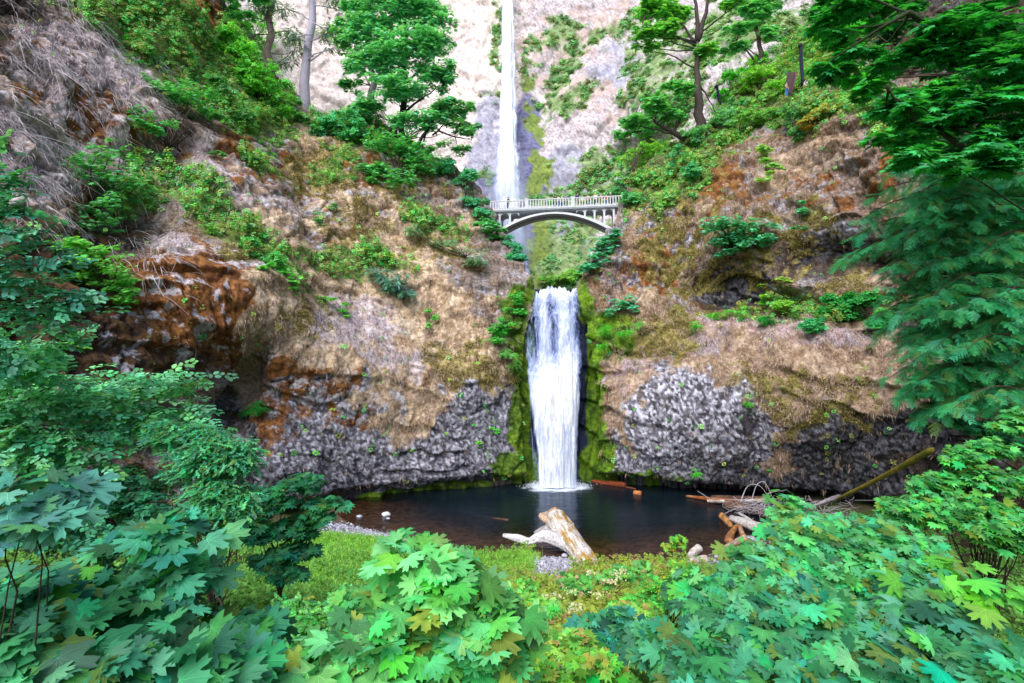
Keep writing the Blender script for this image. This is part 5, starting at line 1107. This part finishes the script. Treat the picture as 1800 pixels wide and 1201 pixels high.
spray_tree('alder_tree', 'small leafed tree reaching in from the left edge over the rusty overhang', rootat(-260, 900, 8),
           [(60,700,130,50,9),(200,690,130,40,10),(310,670,80,28,10.5),(100,780,160,50,9),(260,760,110,40,10),(60,620,90,50,8.5),(330,720,50,26,10.5)], 980, (.17,.36,.17), .50, 31, hub=P(-120, 760, 9))
spray_tree('alder_tree', 'upper small leafed branches at the left edge hanging in front of the cliff', rootat(-300, 900, 7),
           [(30,470,80,60,7.5),(70,540,80,40,7.8),(0,380,40,70,7),(0,290,30,40,7),(110,560,60,24,8),(20,620,60,50,7.5)], 360, (.12,.28,.18), .42, 32, hub=P(-140, 520, 7.5))
spray_tree('alder_tree', 'dark twiggy bush in the shade between the left tree and the bottom left maple', rootat(120, 1000, 9.5),
           [(80,860,130,50,9),(220,870,110,50,9.5),(60,940,120,40,8),(260,930,90,40,9)], 620, (.06,.19,.10), .46, 33, hub=P(150, 900, 9.4))
# ================================================================== DRIFTWOOD, ROCKS, SHORE
def log(name, label, p0, p1, r0, r1, col, col2, seed=0, n=26, seg=16, bend=.03, group=None, rough=.22, z=None, parent=None, cat='log'):
    r = np.random.default_rng(seed); t = np.linspace(0, 1, n)[:, None]; p0 = np.asarray(p0, float); p1 = np.asarray(p1, float); L_ = np.linalg.norm(p1-p0)
    p = p0+(p1-p0)*t; off = nrm(r.normal(0, 1, 3))*np.array([1,1,.4]); p += off*L_*bend*np.sin(t*math.pi)*1.0
    rad = np.interp(t[:, 0], [0, .03, .5, .97, 1], [r0*.75, r0, (r0+r1)/2, r1, r1*.6])*(1+.12*(fbm(p, 1.2, 3, seed)-.5))
    mb = MB(); V = mb.tube(p, rad, seg*2, col, rough=rough*.6, seed=seed, groove=.22)
    m = sstep(fbm(V*np.array([1, 1, 1]), 2.2, 4, seed+3, .65), .46, .58)[:, None]; g_ = .65+.7*fbm(V, 6.0, 3, seed+5)[:, None]
    mb.C[-1] = np.clip((np.asarray(col)*(1-m)+np.asarray(col2)*m)*g_, 0, 1)
    o = mb.build(name, M_wood, parent)
    if parent is None:
        pass
    return o
GRY = (.52,.48,.47); PALE = (.66,.60,.58); MOSSY = (.42,.25,.06); ORG = (.36,.16,.075); ORG2 = (.28,.08,.02); BRN = (.16,.08,.05); WHT = (.62,.56,.52)
# big log with its root limbs
bl = empty('driftwood_log', W(1030, 990, 0), 'huge pale driftwood log with rusty moss and curved root limb at the pool edge', 'log')
def WL(px, py, z): return W(px, py, z)
def curvy(name, pts, rad, col, col2, parent, seed, seg=18, rough=.3, sub=4):
    pts = np.array(pts, float); n = len(pts); t = np.linspace(0, n-1, (n-1)*sub+1)
    # Catmull-Rom
    i = np.minimum(t.astype(int), n-2); f = (t-i)[:, None]; p = np.concatenate([pts[:1], pts, pts[-1:]])
    a, b, c, d = p[i], p[i+1], p[i+2], p[i+3]
    q = .5*((2*b)+(-a+c)*f+(2*a-5*b+4*c-d)*f*f+(-a+3*b-3*c+d)*f**3)
    rd = np.interp(t, np.arange(n), rad); mb = MB(); V = mb.tube(q, rd, seg*3, col, rough=rough*.5, seed=seed, groove=.26)
    up_ = sstep((V[:len(q)*seg*3, 2]-np.repeat(q[:, 2], seg*3))/np.repeat(rd, seg*3), -.1, .6)
    up_ = np.concatenate([up_, np.zeros(len(V)-len(up_))])
    m = (sstep(fbm(V, 1.7, 6, seed+3, .72), .49, .55)*up_)[:, None]; g_ = .45+1.1*fbm(V, 6.0, 5, seed+5, .75)[:, None]
    mb.C[-1] = np.clip((np.asarray(col)*(1-m)+np.asarray(col2)*m)*g_, 0, 1)
    return mb.build(name, M_wood, parent)
curvy('trunk', [WL(1040,1000,.0), WL(1026,980,.35), WL(1008,955,.65), WL(990,932,.95), WL(976,913,1.2), WL(971,906,1.35)], [.54,.60,.62,.66,.68,.50], PALE, MOSSY, bl, 5, 22, .35)
curvy('root_limb', [WL(1003,957,.6), WL(984,950,.6), WL(962,943,.6), WL(945,946,.45), WL(930,952,.25), WL(908,946,.25), WL(884,941,.35)], [.46,.44,.40,.30,.22,.24,.10], (.66,.62,.66), (.50,.45,.47), bl, 6, 14, .35)
curvy('root_limb', [WL(985,935,.8), WL(965,928,.7), WL(950,932,.5), WL(940,937,.4)], [.34,.24,.15,.08], (.60,.56,.58), (.40,.36,.36), bl, 7, 12, .35)
curvy('broken_stub', [WL(974,908,1.2), WL(976,899,1.6), WL(975,893,1.9)], [.5,.30,.06], (.58,.36,.24), MOSSY, bl, 8, 10, .45)
curvy('broken_stub', [WL(972,914,1.1), WL(957,909,1.35), WL(949,906,1.4)], [.55,.36,.12], (.58,.40,.28), (.40,.30,.25), bl, 9, 10, .45)
curvy('broken_stub', [WL(998,930,.9), WL(1005,924,1.1), WL(1007,921,1.15)], [.25,.18,.06], GRY, PALE, bl, 10, 8, .4)

def mklog(label, a, b, r0, r1, c1_, c2_, seed, name='driftwood_log', group=None, bend=.03, cat='log', rough=.22):
    o = log(name, label, a, b, r0, r1, c1_, c2_, seed, bend=bend, rough=rough); tag(o, label, cat, group); return o
mklog('long orange brown log floating at the right, its thin tip pointing at the fall', W(1206,872,.1), W(1300,884,.35), .10, .24, ORG, ORG2, 21, bend=.02)
mklog('pale stripped log continuing right from the orange brown tip', W(1243,881,.3), W(1350,880,.5), .13, .18, PALE, (.42,.33,.27), 22)
mklog('dark brown thick log under the twig pile', W(1275,885,.3), W(1352,905,.3), .36, .30, BRN, (.30,.17,.11), 23)
mklog('dark brown log lying deepest at the back of the twig pile', W(1250,875,.2), W(1350,878,.4), .22, .25, (.09,.05,.035), BRN, 24)
mklog('short stubby orange log half sunk left of the pale one', W(1269,907,.2), W(1284,924,.1), .28, .18, ORG, (.62,.30,.10), 25)
mklog('thick pale log with peeling bark pointing down into the maple leaves', W(1284,910,.4), W(1352,934,.4), .22, .42, PALE, (.50,.42,.40), 26)
mklog('thin pale stick log just above the thick pale one', W(1298,902,.5), W(1330,924,.4), .09, .14, PALE, (.5,.4,.36), 27)
mklog('orange log tilted towards the viewer, left of two at the right shore', W(1296,924,.2), W(1281,953,.15), .14, .27, ORG, (.60,.26,.09), 28)
mklog('orange and pale log leaning right, right of two at the right shore', W(1301,926,.2), W(1318,958,.2), .14, .20, (.55,.22,.07), (.62,.44,.32), 29)
mklog('flat pinkish grey log lying at the water line in front of the orange ones', W(1275,964,.1), W(1304,948,.2), .17, .2, (.55,.45,.42), (.45,.28,.22), 30)
mklog('pale log upright leaning on the shore with green leaves at its top', W(1211,980,.1), W(1230,962,.5), .20, .24, PALE, (.5,.42,.36), 31)
mklog('pale cream log lying flat on the near shore', W(1198,990,.25), W(1243,983,.3), .2, .24, (.60,.48,.40), PALE, 32)
mklog('small brown stick on the near shore right of the cream log', W(1258,982,.3), W(1290,986,.3), .07, .08, (.36,.18,.10), BRN, 33)
mklog('rust coloured log jammed against the rock right of the lower fall', W(1040,846,.05), W(1100,854,.1), .16, .30, (.36,.09,.03), (.20,.05,.02), 34, rough=.4)
mklog('thin dark red stick log just right of the rust coloured one', W(1100,856,.05), W(1118,860,.05), .08, .06, (.22,.06,.03), BRN, 35)
mklog('small floating chunk of orange wood in the dark pool', W(1115,867,.05), W(1127,868,.1), .22, .22, ORG, (.60,.2,.05), 36, name='wood_chunk', cat='wood')
mklog('sunken brown log just under the surface in the left shallows', W(850,912,-.15), W(895,917,-.1), .16, .2, (.12,.06,.04), (.08,.04,.03), 37)
mo = mklog('long mossy fallen log slanting down from the right bank', W(1470,878,.6), P(1640,790,31), .10, .20, (.34,.26,.04), (.20,.20,.03), 38, name='fallen_log', bend=.02)
mklog('bleached root end of the fallen mossy log lying towards the twig pile', W(1430,890,.5), W(1500,868,.8), .12, .24, (.44,.40,.44), (.30,.26,.28), 39, name='driftwood_log')
mklog('short pale branch stump standing out beside the mossy log', W(1497,860,1.2), W(1488,850,1.8), .05, .07, PALE, GRY, 40, name='broken_branch', cat='branch')
# heap of bleached twigs (nobody could count them)
r = np.random.default_rng(44); mb = MB()
for i in range(210):
    px, py = r.normal(1335, 26), r.normal(890, 8)
    if i % 3 == 0: px, py = r.uniform(1380, 1500), r.normal(893, 9)
    a = W(px, py, .3+.5*r.random()); dv = nrm(np.array([r.normal(0,1), r.normal(0,.7), r.normal(0,.35)])); L_ = r.uniform(.5, 1.9)
    t = np.linspace(-.5, .5, 5)[:, None]; p = a+dv*L_*t+np.array([0,0,-.25])*L_*(t*t)+r.normal(0, .06, (5, 3))
    mb.tube(p, np.linspace(.035, .012, 5)*r.uniform(.5, 1.2), 4, np.array([.58,.52,.56])*r.uniform(.45, 1.1), cap=False)
tag(mb.build('twigs', M_wood), kind='stuff')
def arcs(label, pts, r0, seed, col=(.60,.55,.60)):
    mb = MB(); pts = np.array(pts); n = len(pts); t = np.linspace(0, n-1, 14); q = np.stack([np.interp(t, range(n), pts[:, k]) for k in range(3)], -1)
    for _ in range(2): q[1:-1] = (q[:-2]+q[1:-1]*2+q[2:])/4
    mb.tube(q, np.linspace(r0, r0*.4, 14), 5, col); tag(mb.build('bare_branch', M_wood), label, 'branch')
arcs('arched bare white branch curving over the twig pile', [W(1302,882,.3), W(1312,868,.8)+[0,0,.6], W(1325,865,1.2)+[0,0,.7], W(1342,868,1.0)+[0,0,.5], W(1352,880,.5)], .04, 1)
arcs('second taller arched branch right of the first over the twig pile', [W(1320,884,.3), W(1330,868,1.0)+[0,0,.8], W(1345,862,1.3)+[0,0,.8], W(1358,876,.8)], .035, 2)
arcs('straight thin bare branch standing up from the pale log, left of two', [W(1280,880,.3), W(1276,880,1.2), W(1273,880,2.1)], .035, 3)
arcs('straight thin bare branch standing up from the pale log, right of two', [W(1287,882,.3), W(1283,882,1.3), W(1279,882,2.2)], .035, 4)
arcs('thin bare stick rising to the left from the log tip', [W(1252,880,.3), W(1240,872,.7), W(1226,863,1.0)], .03, 5)
arcs('long thin curved bare branch rising in front of the dark basalt right of the pool', [W(1500,880,1), W(1520,880,2.6), W(1535,880,3.6), W(1555,880,4.2), W(1580,880,4.4)], .045, 6, (.42,.38,.42))
# rocks
def rock(label, c, s, seed, col=(.5,.5,.52), sq=.6, group=None):
    r = np.random.default_rng(seed); nu_, nv_ = 16, 10; th, ph = np.meshgrid(np.linspace(0, 2*math.pi, nu_, endpoint=False), np.linspace(.02, math.pi-.02, nv_))
    n_ = np.stack([np.sin(ph)*np.cos(th), np.sin(ph)*np.sin(th), np.cos(ph)], -1); d_ = 1+.6*(fbm(n_+seed, 1.4, 3, seed)-.5)
    v = n_*d_[..., None]*np.array([s, s*.8, s*sq]); I = np.arange(nu_*nv_).reshape(nv_, nu_); I2 = np.roll(I, -1, 1)
    o = mesh_np('rock', v.reshape(-1, 3)+np.asarray(c), np.stack([I[:-1], I[1:], I2[1:], I2[:-1]], -1).reshape(-1, 4), M_ground, None, np.broadcast_to(np.asarray(col)*(.8+.4*fbm(n_, 3, 3, seed)[..., None]), v.shape).reshape(-1, 3))
    return tag(o, label, 'rock', group)
rock('white rock standing out of the shallow water at the left of the pool', W(679,905,.05), .34, 1, (.75,.75,.8))
rock('small pale rock just below the white one in the left shallows', W(682,912,.0), .14, 2, (.6,.6,.65))
rock('narrow grey blue rock at the left tip of the pool', W(632,908,.05), .22, 3, (.5,.53,.62), .5)
for i, (x, y, s_, lb) in enumerate([(1322,952,.55,'big grey boulder beside the orange logs at the right shore'),(1300,972,.5,'dark grey boulder on the right shore nearest the thicket'),(1262,988,.3,'round grey stone by the small brown stick'),(1282,978,.34,'bluish stone between the boulder and the brown stick'),(1338,940,.4,'pale boulder half covered by maple leaves at the right shore'),(1246,992,.26,'small dark stone below the cream log'),(993,977,.2,'small pale stone on the gravel against the big log')]):
    rock(lb, W(x, y, .05), s_, 20+i, (.30,.30,.35) if i % 2 else (.44,.44,.52))
# gravel
r = np.random.default_rng(55); PX_, PY_ = [], []
for (cx, cy, rx, ry, n_) in [(970,1000,45,22,1500),(660,937,75,12,1100),(735,948,40,8,300),(985,985,30,8,300),(1180,993,80,8,400),(1290,982,60,14,300),(1120,1000,60,8,250),(600,925,40,10,200),(1330,960,30,14,120)]:
    PX_.append(r.normal(cx, rx*.5, n_)); PY_.append(r.normal(cy, ry*.5, n_))
PX_ = np.concatenate(PX_); PY_ = np.concatenate(PY_); g0 = np.array([W(a, b, .15) for a, b in zip(PX_, PY_)])
g0[:, 2] = GZ(g0[:, 0], g0[:, 1])+.02; K = len(g0)
O = np.array([[1,0,0],[0,1,0],[-1,0,0],[0,-1,0],[0,0,.7],[0,0,-.7]]); OFc = np.array([[0,1,4],[1,2,4],[2,3,4],[3,0,4],[1,0,5],[2,1,5],[3,2,5],[0,3,5]])
an = r.random(K)*6.28; sz = r.uniform(.05, .14, K)
Rz = np.stack([np.stack([np.cos(an), -np.sin(an), 0*an], -1), np.stack([np.sin(an), np.cos(an), 0*an], -1), np.stack([0*an, 0*an, 1+0*an], -1)], 1)
V = np.einsum('kij,vj->kvi', Rz, O)*sz[:, None, None]*r.uniform(.6, 1.2, (K, 1, 3))*(1+.3*r.normal(0, 1, (K, 6, 1)))+g0[:, None]
cc = np.array([.46,.45,.55])*r.uniform(.35, 1.3, (K, 1)); 
tag(mesh_np('gravel', V.reshape(-1, 3), (OFc[None]+np.arange(K)[:, None, None]*6).reshape(-1, 3), M_ground, None, np.clip(np.repeat(cc, 6, 0), 0, .8), False), kind='stuff')
# grass and ground cover
def ground_pts(r, n, f):
    out_ = []
    while sum(len(o) for o in out_) < n:
        px = r.uniform(-60, 1860, n*2); py = r.uniform(900, 1260, n*2); y = r.uniform(4, 34, n*2)**1.0
        x = P(px, py, y)[:, 0]; z = GZ(x, y); q = np.stack([x, y, z], -1); ppx, ppy = proj(q); k = (f(ppx, ppy) > r.random(len(q))) & (sdist(x, y) > .15); out_.append(q[k])
    return np.concatenate(out_)[:n]
r = np.random.default_rng(66)
lush = lambda px, py: np.clip(blobs(px, py, [(600,985,85,46),(720,990,90,34),(880,995,70,22),(560,950,50,20),(840,1010,110,20)])*1.6-1.2*blobs(px, py, [(968,1000,36,18),(660,937,60,10),(735,950,40,9)]), 0, 1)
q = ground_pts(r, 14000, lush)
g = blades(r, q, np.tile([0,0,1.], (len(q), 1)), .35+.3*r.random(len(q)), .012, np.where(r.random((len(q), 1)) < .6, [[.36,.85,.12]], [[.50,.88,.20]]), 7, .28)
tag(mesh_np('grass', *g[:2], M_leaf, None, g[2], False), kind='stuff')
bare = lambda px, py: blobs(px, py, [(968,1000,36,18),(660,937,60,10),(735,950,40,9),(1285,985,50,12)])
weed = lambda px, py: np.clip(-1.4*bare(px, py)+.25+blobs(px, py, [(1030,1090,160,90),(980,1020,110,26),(760,1030,120,30),(1150,1020,100,24)]), 0, 1)
q = ground_pts(r, 26000, weed)
ppx, ppy = proj(q)
ctr = blobs(ppx, ppy, [(1020,1090,150,110),(1100,1010,120,30)])[:, None]
base = leafcol(r, len(q), (1,1,1), .3, .25)*(np.array([.20,.46,.09])*(1-ctr)+np.array([.46,.58,.09])*ctr)
dry = (r.random(len(q)) < .14*ctr[:, 0]); base[dry] = np.array([.45,.30,.16])
hh = r.uniform(.05, .5, len(q))*(.5+1.3*fbm(q, .5, 3, 1500)); up_ = np.array([0,-.35,1])+r.normal(0, .35, (len(q), 3)); yd = np.cross(up_, r.normal(0, 1, (len(q), 3)))
g = scatter('tuft', q+np.stack([0*hh, 0*hh, hh], -1), yd, up_, r.uniform(.14, .26, len(q)), base)
tag(mesh_np('ground_cover', *g[:2], M_leaf, None, g[2], False), kind='stuff')
# dry straw in the centre patch
q = ground_pts(r, 4200, lambda px, py: np.clip(blobs(px, py, [(1010,1110,60,80),(1000,1040,60,20)])*1.3, 0, 1))
g = blades(r, q, np.tile([0,0,1.], (len(q), 1)), .15+.25*r.random(len(q)), .008, np.where(r.random((len(q), 1)) < .6, [[.5,.36,.22]], [[.35,.22,.12]]), 5, .7)
tag(mesh_np('dry_grass', *g[:2], M_straw, None, g[2], False), kind='stuff')
# withered flower heads
heads = [(1085,1012,16),(1006,1042,15),(1075,1022,14),(1040,1008,16),(1045,1152,8),(985,1170,7),(955,1050,14),(977,1050,14),(1010,1065,13),(1015,1075,12),(1092,1005,17),(1100,1170,7.5),(1050,1045,14)]
for i, (x, y, d) in enumerate(heads):
    r = np.random.default_rng(i+700); b = P(x, y+14, d); b[2] = float(GZ(b[0], b[1])); tpt = P(x, y, d)
    o = empty('flower', b, 'withered tan umbel flower head among the weeds below the big log', 'flower', 'withered flower heads in the weeds')
    mb = MB(); limb(mb, b, tpt, .012, .006, .05, 6, 5, r, (.25,.22,.08)); mb.build('stem', M_bark, o)
    k = 26; qq = tpt+np.stack([r.normal(0, .10, k), r.normal(0, .10, k), r.normal(.02, .03, k)], -1); up_ = np.array([0,-.4,1])+r.normal(0, .4, (k, 3))
    g = scatter('quad', qq, np.cross(up_, r.normal(0, 1, (k, 3))), up_, np.full(k, .06*(1 if d > 10 else .6)), leafcol(r, k, (.60,.40,.22), .2, .1)); mesh_np('flower_head', *g[:2], M_leaf, o, g[2], False)

# ================================================================== TRAIL FURNITURE AND PEOPLE
def post(label, px0, py0, px1, py1, d, r0, arm):
    a = P(px0, py0, d); b = P(px1, py1, d); o = empty('wooden_post', a, label, 'post'); mb = MB()
    t = np.linspace(0, 1, 8)[:, None]; mb.tube(a+(b-a)*t+np.array([.02,0,0])*np.sin(t*9), np.full(8, r0)*(1-.15*t[:, 0]), 8, (.022,.026,.05), rough=.15); mb.build('shaft', M_bark, o)
    mb = MB(); c = b+np.array([0,-.02,-.1]); mb.tube(np.array([c+[-arm, 0, -.08], c+[0,0,.12], c+[arm*.5,0,.1]]), [r0*.9, r0*1.3, r0*.8], 8, (.025,.028,.05)); mb.build('cap', M_bark, o)
dp = surf(1410, 150)-.6
post('tall dark leaning post beside the trail', 1411, 150, 1407, 80, dp, .19, .16)
post('short dark post with bent top on the right rim, downhill from the tall one', 1266, 186, 1260, 152, surf(1266, 180)-1.0, .19, .22)
bd = empty('sign_board', P(1388, 168, dp-.3), 'brown wooden board leaning beside the trail', 'board')
mb = MB(); a = [P(1379,158,dp-.3), P(1391,166,dp-.3), P(1400,128,dp-.3), P(1384,126,dp-.2)]; 
V = np.array([*a, *[q+np.array([.1,.22,0]) for q in a]]); mb.add(V, [[0,1,2,3],[7,6,5,4],[0,4,5,1],[1,5,6,2],[2,6,7,3],[3,7,4,0]], (.085,.055,.06)); mb.build('panel', M_wood, bd, False)
mb = MB(); mb.tube(np.array([P(1390,170,dp-.5), P(1398,140,dp-.4), P(1400,126,dp-.4)]), [.09,.08,.07], 6, (.16,.09,.07)); mb.build('edge_post', M_wood, bd)

def person(label, foot, h, face, shirt, legs, hair, seed, arm=0.5, group=None, skin=(.55,.34,.24)):
    """standing figure: one skinned body mesh, clothing and hair as children"""
    r = random.Random(seed); o = empty('person', foot, label, 'person', group); s = h/1.72
    cf, sf = math.cos(face), math.sin(face)
    def wv(p): x, y, z = p; return (x*cf*s-y*sf*s, x*sf*s+y*cf*s, z*s)
    def skinmesh(nm, pts, edges, rads, mat, root=0, sub=1):
        me = bpy.data.meshes.new(nm); me.from_pydata([wv(p) for p in pts], edges, []); me.materials.append(mat)
        b = bpy.data.objects.new(nm, me); COL.objects.link(b); b.parent = o
        md = b.modifiers.new('skin', 'SKIN'); md.use_smooth_shade = True
        for i, q in enumerate(rads): me.skin_vertices[0].data[i].radius = (q[0]*s, q[1]*s) if isinstance(q, tuple) else (q*s, q*s)
        for i in range(len(pts)): me.skin_vertices[0].data[i].use_root = (i == root)
        sb = b.modifiers.new('sub', 'SUBSURF'); sb.levels = sub; sb.render_levels = sub
        return b
    a = arm; pts = [(0,0,.95),(0,.01,1.15),(0,0,1.38),(0,-.01,1.50),(0,-.02,1.57),(0,-.02,1.68),
           (.17,0,1.40),(.22,-.08*a,1.14),(.20,-.30*a,1.0+.12*a),(.19,-.40*a,.94+.2*a),
           (-.17,0,1.40),(-.22,-.06*a,1.13),(-.20,-.28*a,.98+.12*a),(-.19,-.38*a,.91+.2*a),
           (.09,0,.88),(.10,-.02,.48),(.10,.02,.09),(.11,-.12,.04),(-.09,0,.88),(-.11,.03,.48),(-.11,.05,.09),(-.12,-.10,.04)]
    ed = [(0,1),(1,2),(2,3),(3,4),(4,5),(2,6),(6,7),(7,8),(8,9),(2,10),(10,11),(11,12),(12,13),(0,14),(14,15),(15,16),(16,17),(0,18),(18,19),(19,20),(20,21)]
    rd = [(.14,.10),(.13,.09),(.15,.09),.055,(.075,.09),(.065,.08),.055,.043,.035,.028,.055,.043,.035,.028,.08,.055,.04,.035,.08,.055,.04,.035]
    sm = cloth(skin); skinmesh('body', pts, ed, rd, sm)
    skinmesh('shirt', [pts[0], pts[1], pts[2], (0,0,1.43), pts[6], pts[7], pts[10], pts[11]], [(0,1),(1,2),(2,3),(2,4),(4,5),(2,6),(6,7)], [(.155,.115),(.15,.11),(.17,.11),.08,.072,.06,.072,.06], cloth(shirt))
    skinmesh('trousers', [pts[0], pts[14], pts[15], (.10,.02,.15), pts[18], pts[19], (-.11,.05,.15)], [(0,1),(1,2),(2,3),(0,4),(4,5),(5,6)], [(.16,.12),.095,.072,.06,.095,.072,.06], cloth(legs))
    skinmesh('hair', [(0,.02,1.64),(0,.0,1.73),(0,.05,1.58)], [(0,1),(0,2)], [(.082,.09),(.06,.07),.05], cloth(hair))
    return o
_cl = {}
def cloth(c):
    c = tuple(c)
    if c not in _cl:
        m = rock_material('fabric_or_skin', 5.0, .85, .05, .2, .12); at = [n for n in m.node_tree.nodes if n.bl_idname == 'ShaderNodeAttribute'][0]
        rgb = m.node_tree.nodes.new('ShaderNodeRGB'); rgb.outputs[0].default_value = (*c, 1)
        for l in list(at.outputs['Color'].links): m.node_tree.links.new(rgb.outputs[0], l.to_socket)
        _cl[c] = m
    return _cl[c]
BLK = (.02,.02,.03); NAVY = (.03,.05,.14); WHI = (.75,.75,.78); RED = (.55,.05,.05); TAN = (.45,.32,.2); BLU = (.08,.2,.5); PNK = (.6,.3,.35); GRE = (.3,.3,.32)
folk = [ # px, along depth, height, shirt, trousers, hair, label
 (893,1.72,BLK,NAVY,BLK,'person in black near the left end of the footbridge, in front of the tall fall'),
 (913,1.35,RED,BLK,TAN,'short person in red near the left part of the footbridge'),
 (975,1.72,BLK,NAVY,BLK,'person in black top left of the group at the middle of the footbridge'),
 (981,1.62,WHI,BLU,BLK,'person in white top and blue jeans at the middle of the footbridge'),
 (988,1.70,TAN,BLU,TAN,'light haired person in tan top beside the one in white on the footbridge'),
 (995,1.75,BLU,NAVY,BLK,'person in blue at the right of the middle group on the footbridge'),
 (1015,1.84,NAVY,TAN,BLK,'tall person in navy standing above the railing right of the second post'),
 (1024,1.55,WHI,BLU,TAN,'short person in white right of the tall one in navy'),
 (1034,1.68,PNK,BLK,BLK,'person in pink top on the right third of the footbridge'),
 (1047,1.72,WHI,BLK,TAN,'person in white top and black trousers on the right third of the footbridge'),
 (1057,1.60,PNK,TAN,TAN,'person in pink top and tan trousers near the right end of the footbridge'),
 (1066,1.62,RED,BLU,BLK,'person in red top near the right end of the footbridge'),
 (1074,1.80,BLK,NAVY,WHI,'person in black with a white hat at the right end of the footbridge'),
]
for i, (px, h, sh, lg, hr, lb) in enumerate(folk):
    s_ = pxl(px); f = A+ax*s_+yx*(.34+.35*((i*37) % 10)/10); f = f+np.array([0,0,0.0]); person(lb, f, h, random.Random(i).uniform(-1.2, 1.2), sh, lg, hr, i, random.Random(i).uniform(.1, 1))
person('hiker in pale top with bare arms walking down the trail by the brown board', P(1383,172,dp-.8), 1.7, .6, TAN, BLU, BLK, 51)
person('hiker in white and pink top right of the tall dark post', P(1417,166,dp-.2), 1.65, -.4, WHI, BLK, BLK, 52)
person('hiker bending in a pale blue top farthest right on the trail', P(1437,164,dp), 1.6, -1.0, (.45,.5,.75), BLK, BLK, 53)
# ================================================================== LIGHT AND CAMERA
w = bpy.data.worlds.new("World"); SC.world = w; w.use_nodes = True
nt = w.node_tree; nt.nodes.clear()
sk = nt.nodes.new('ShaderNodeTexSky'); sk.sky_type = 'NISHITA'; sk.sun_disc = False
EL, AZ = math.radians(46), math.radians(203)
sk.sun_elevation = EL; sk.sun_rotation = AZ; sk.air_density = 1.0; sk.dust_density = 1.0
bg = nt.nodes.new('ShaderNodeBackground'); bg.inputs['Strength'].default_value = .15
ow = nt.nodes.new('ShaderNodeOutputWorld'); nt.links.new(sk.outputs[0], bg.inputs[0]); nt.links.new(bg.outputs[0], ow.inputs[0])
sl = bpy.data.lights.new('sun', 'SUN'); sl.energy = 5.0; sl.angle = math.radians(55); sl.color = (1.0, .985, .96)
so = bpy.data.objects.new('sun', sl); COL.objects.link(so)
from mathutils import Vector
sd = Vector((math.sin(AZ)*math.cos(EL), math.cos(AZ)*math.cos(EL), math.sin(EL)))   # towards the sun
so.rotation_euler = sd.to_track_quat('Z', 'Y').to_euler()
cam = bpy.data.cameras.new('camera'); cam.sensor_width = 36; cam.lens = 18; cam.clip_end = 3000; cam.clip_start = .05
co = bpy.data.objects.new('camera', cam); COL.objects.link(co); co.location = (0, 0, CAMZ)
co.rotation_euler = (math.pi/2+TH, 0, 0); SC.camera = co
SC.view_settings.view_transform = 'Standard'; SC.view_settings.look = 'None'; SC.view_settings.exposure = 0
SC.cycles.max_bounces = 6; SC.cycles.transparent_max_bounces = 16; SC.cycles.use_denoising = True
SC.cycles.diffuse_bounces = 3
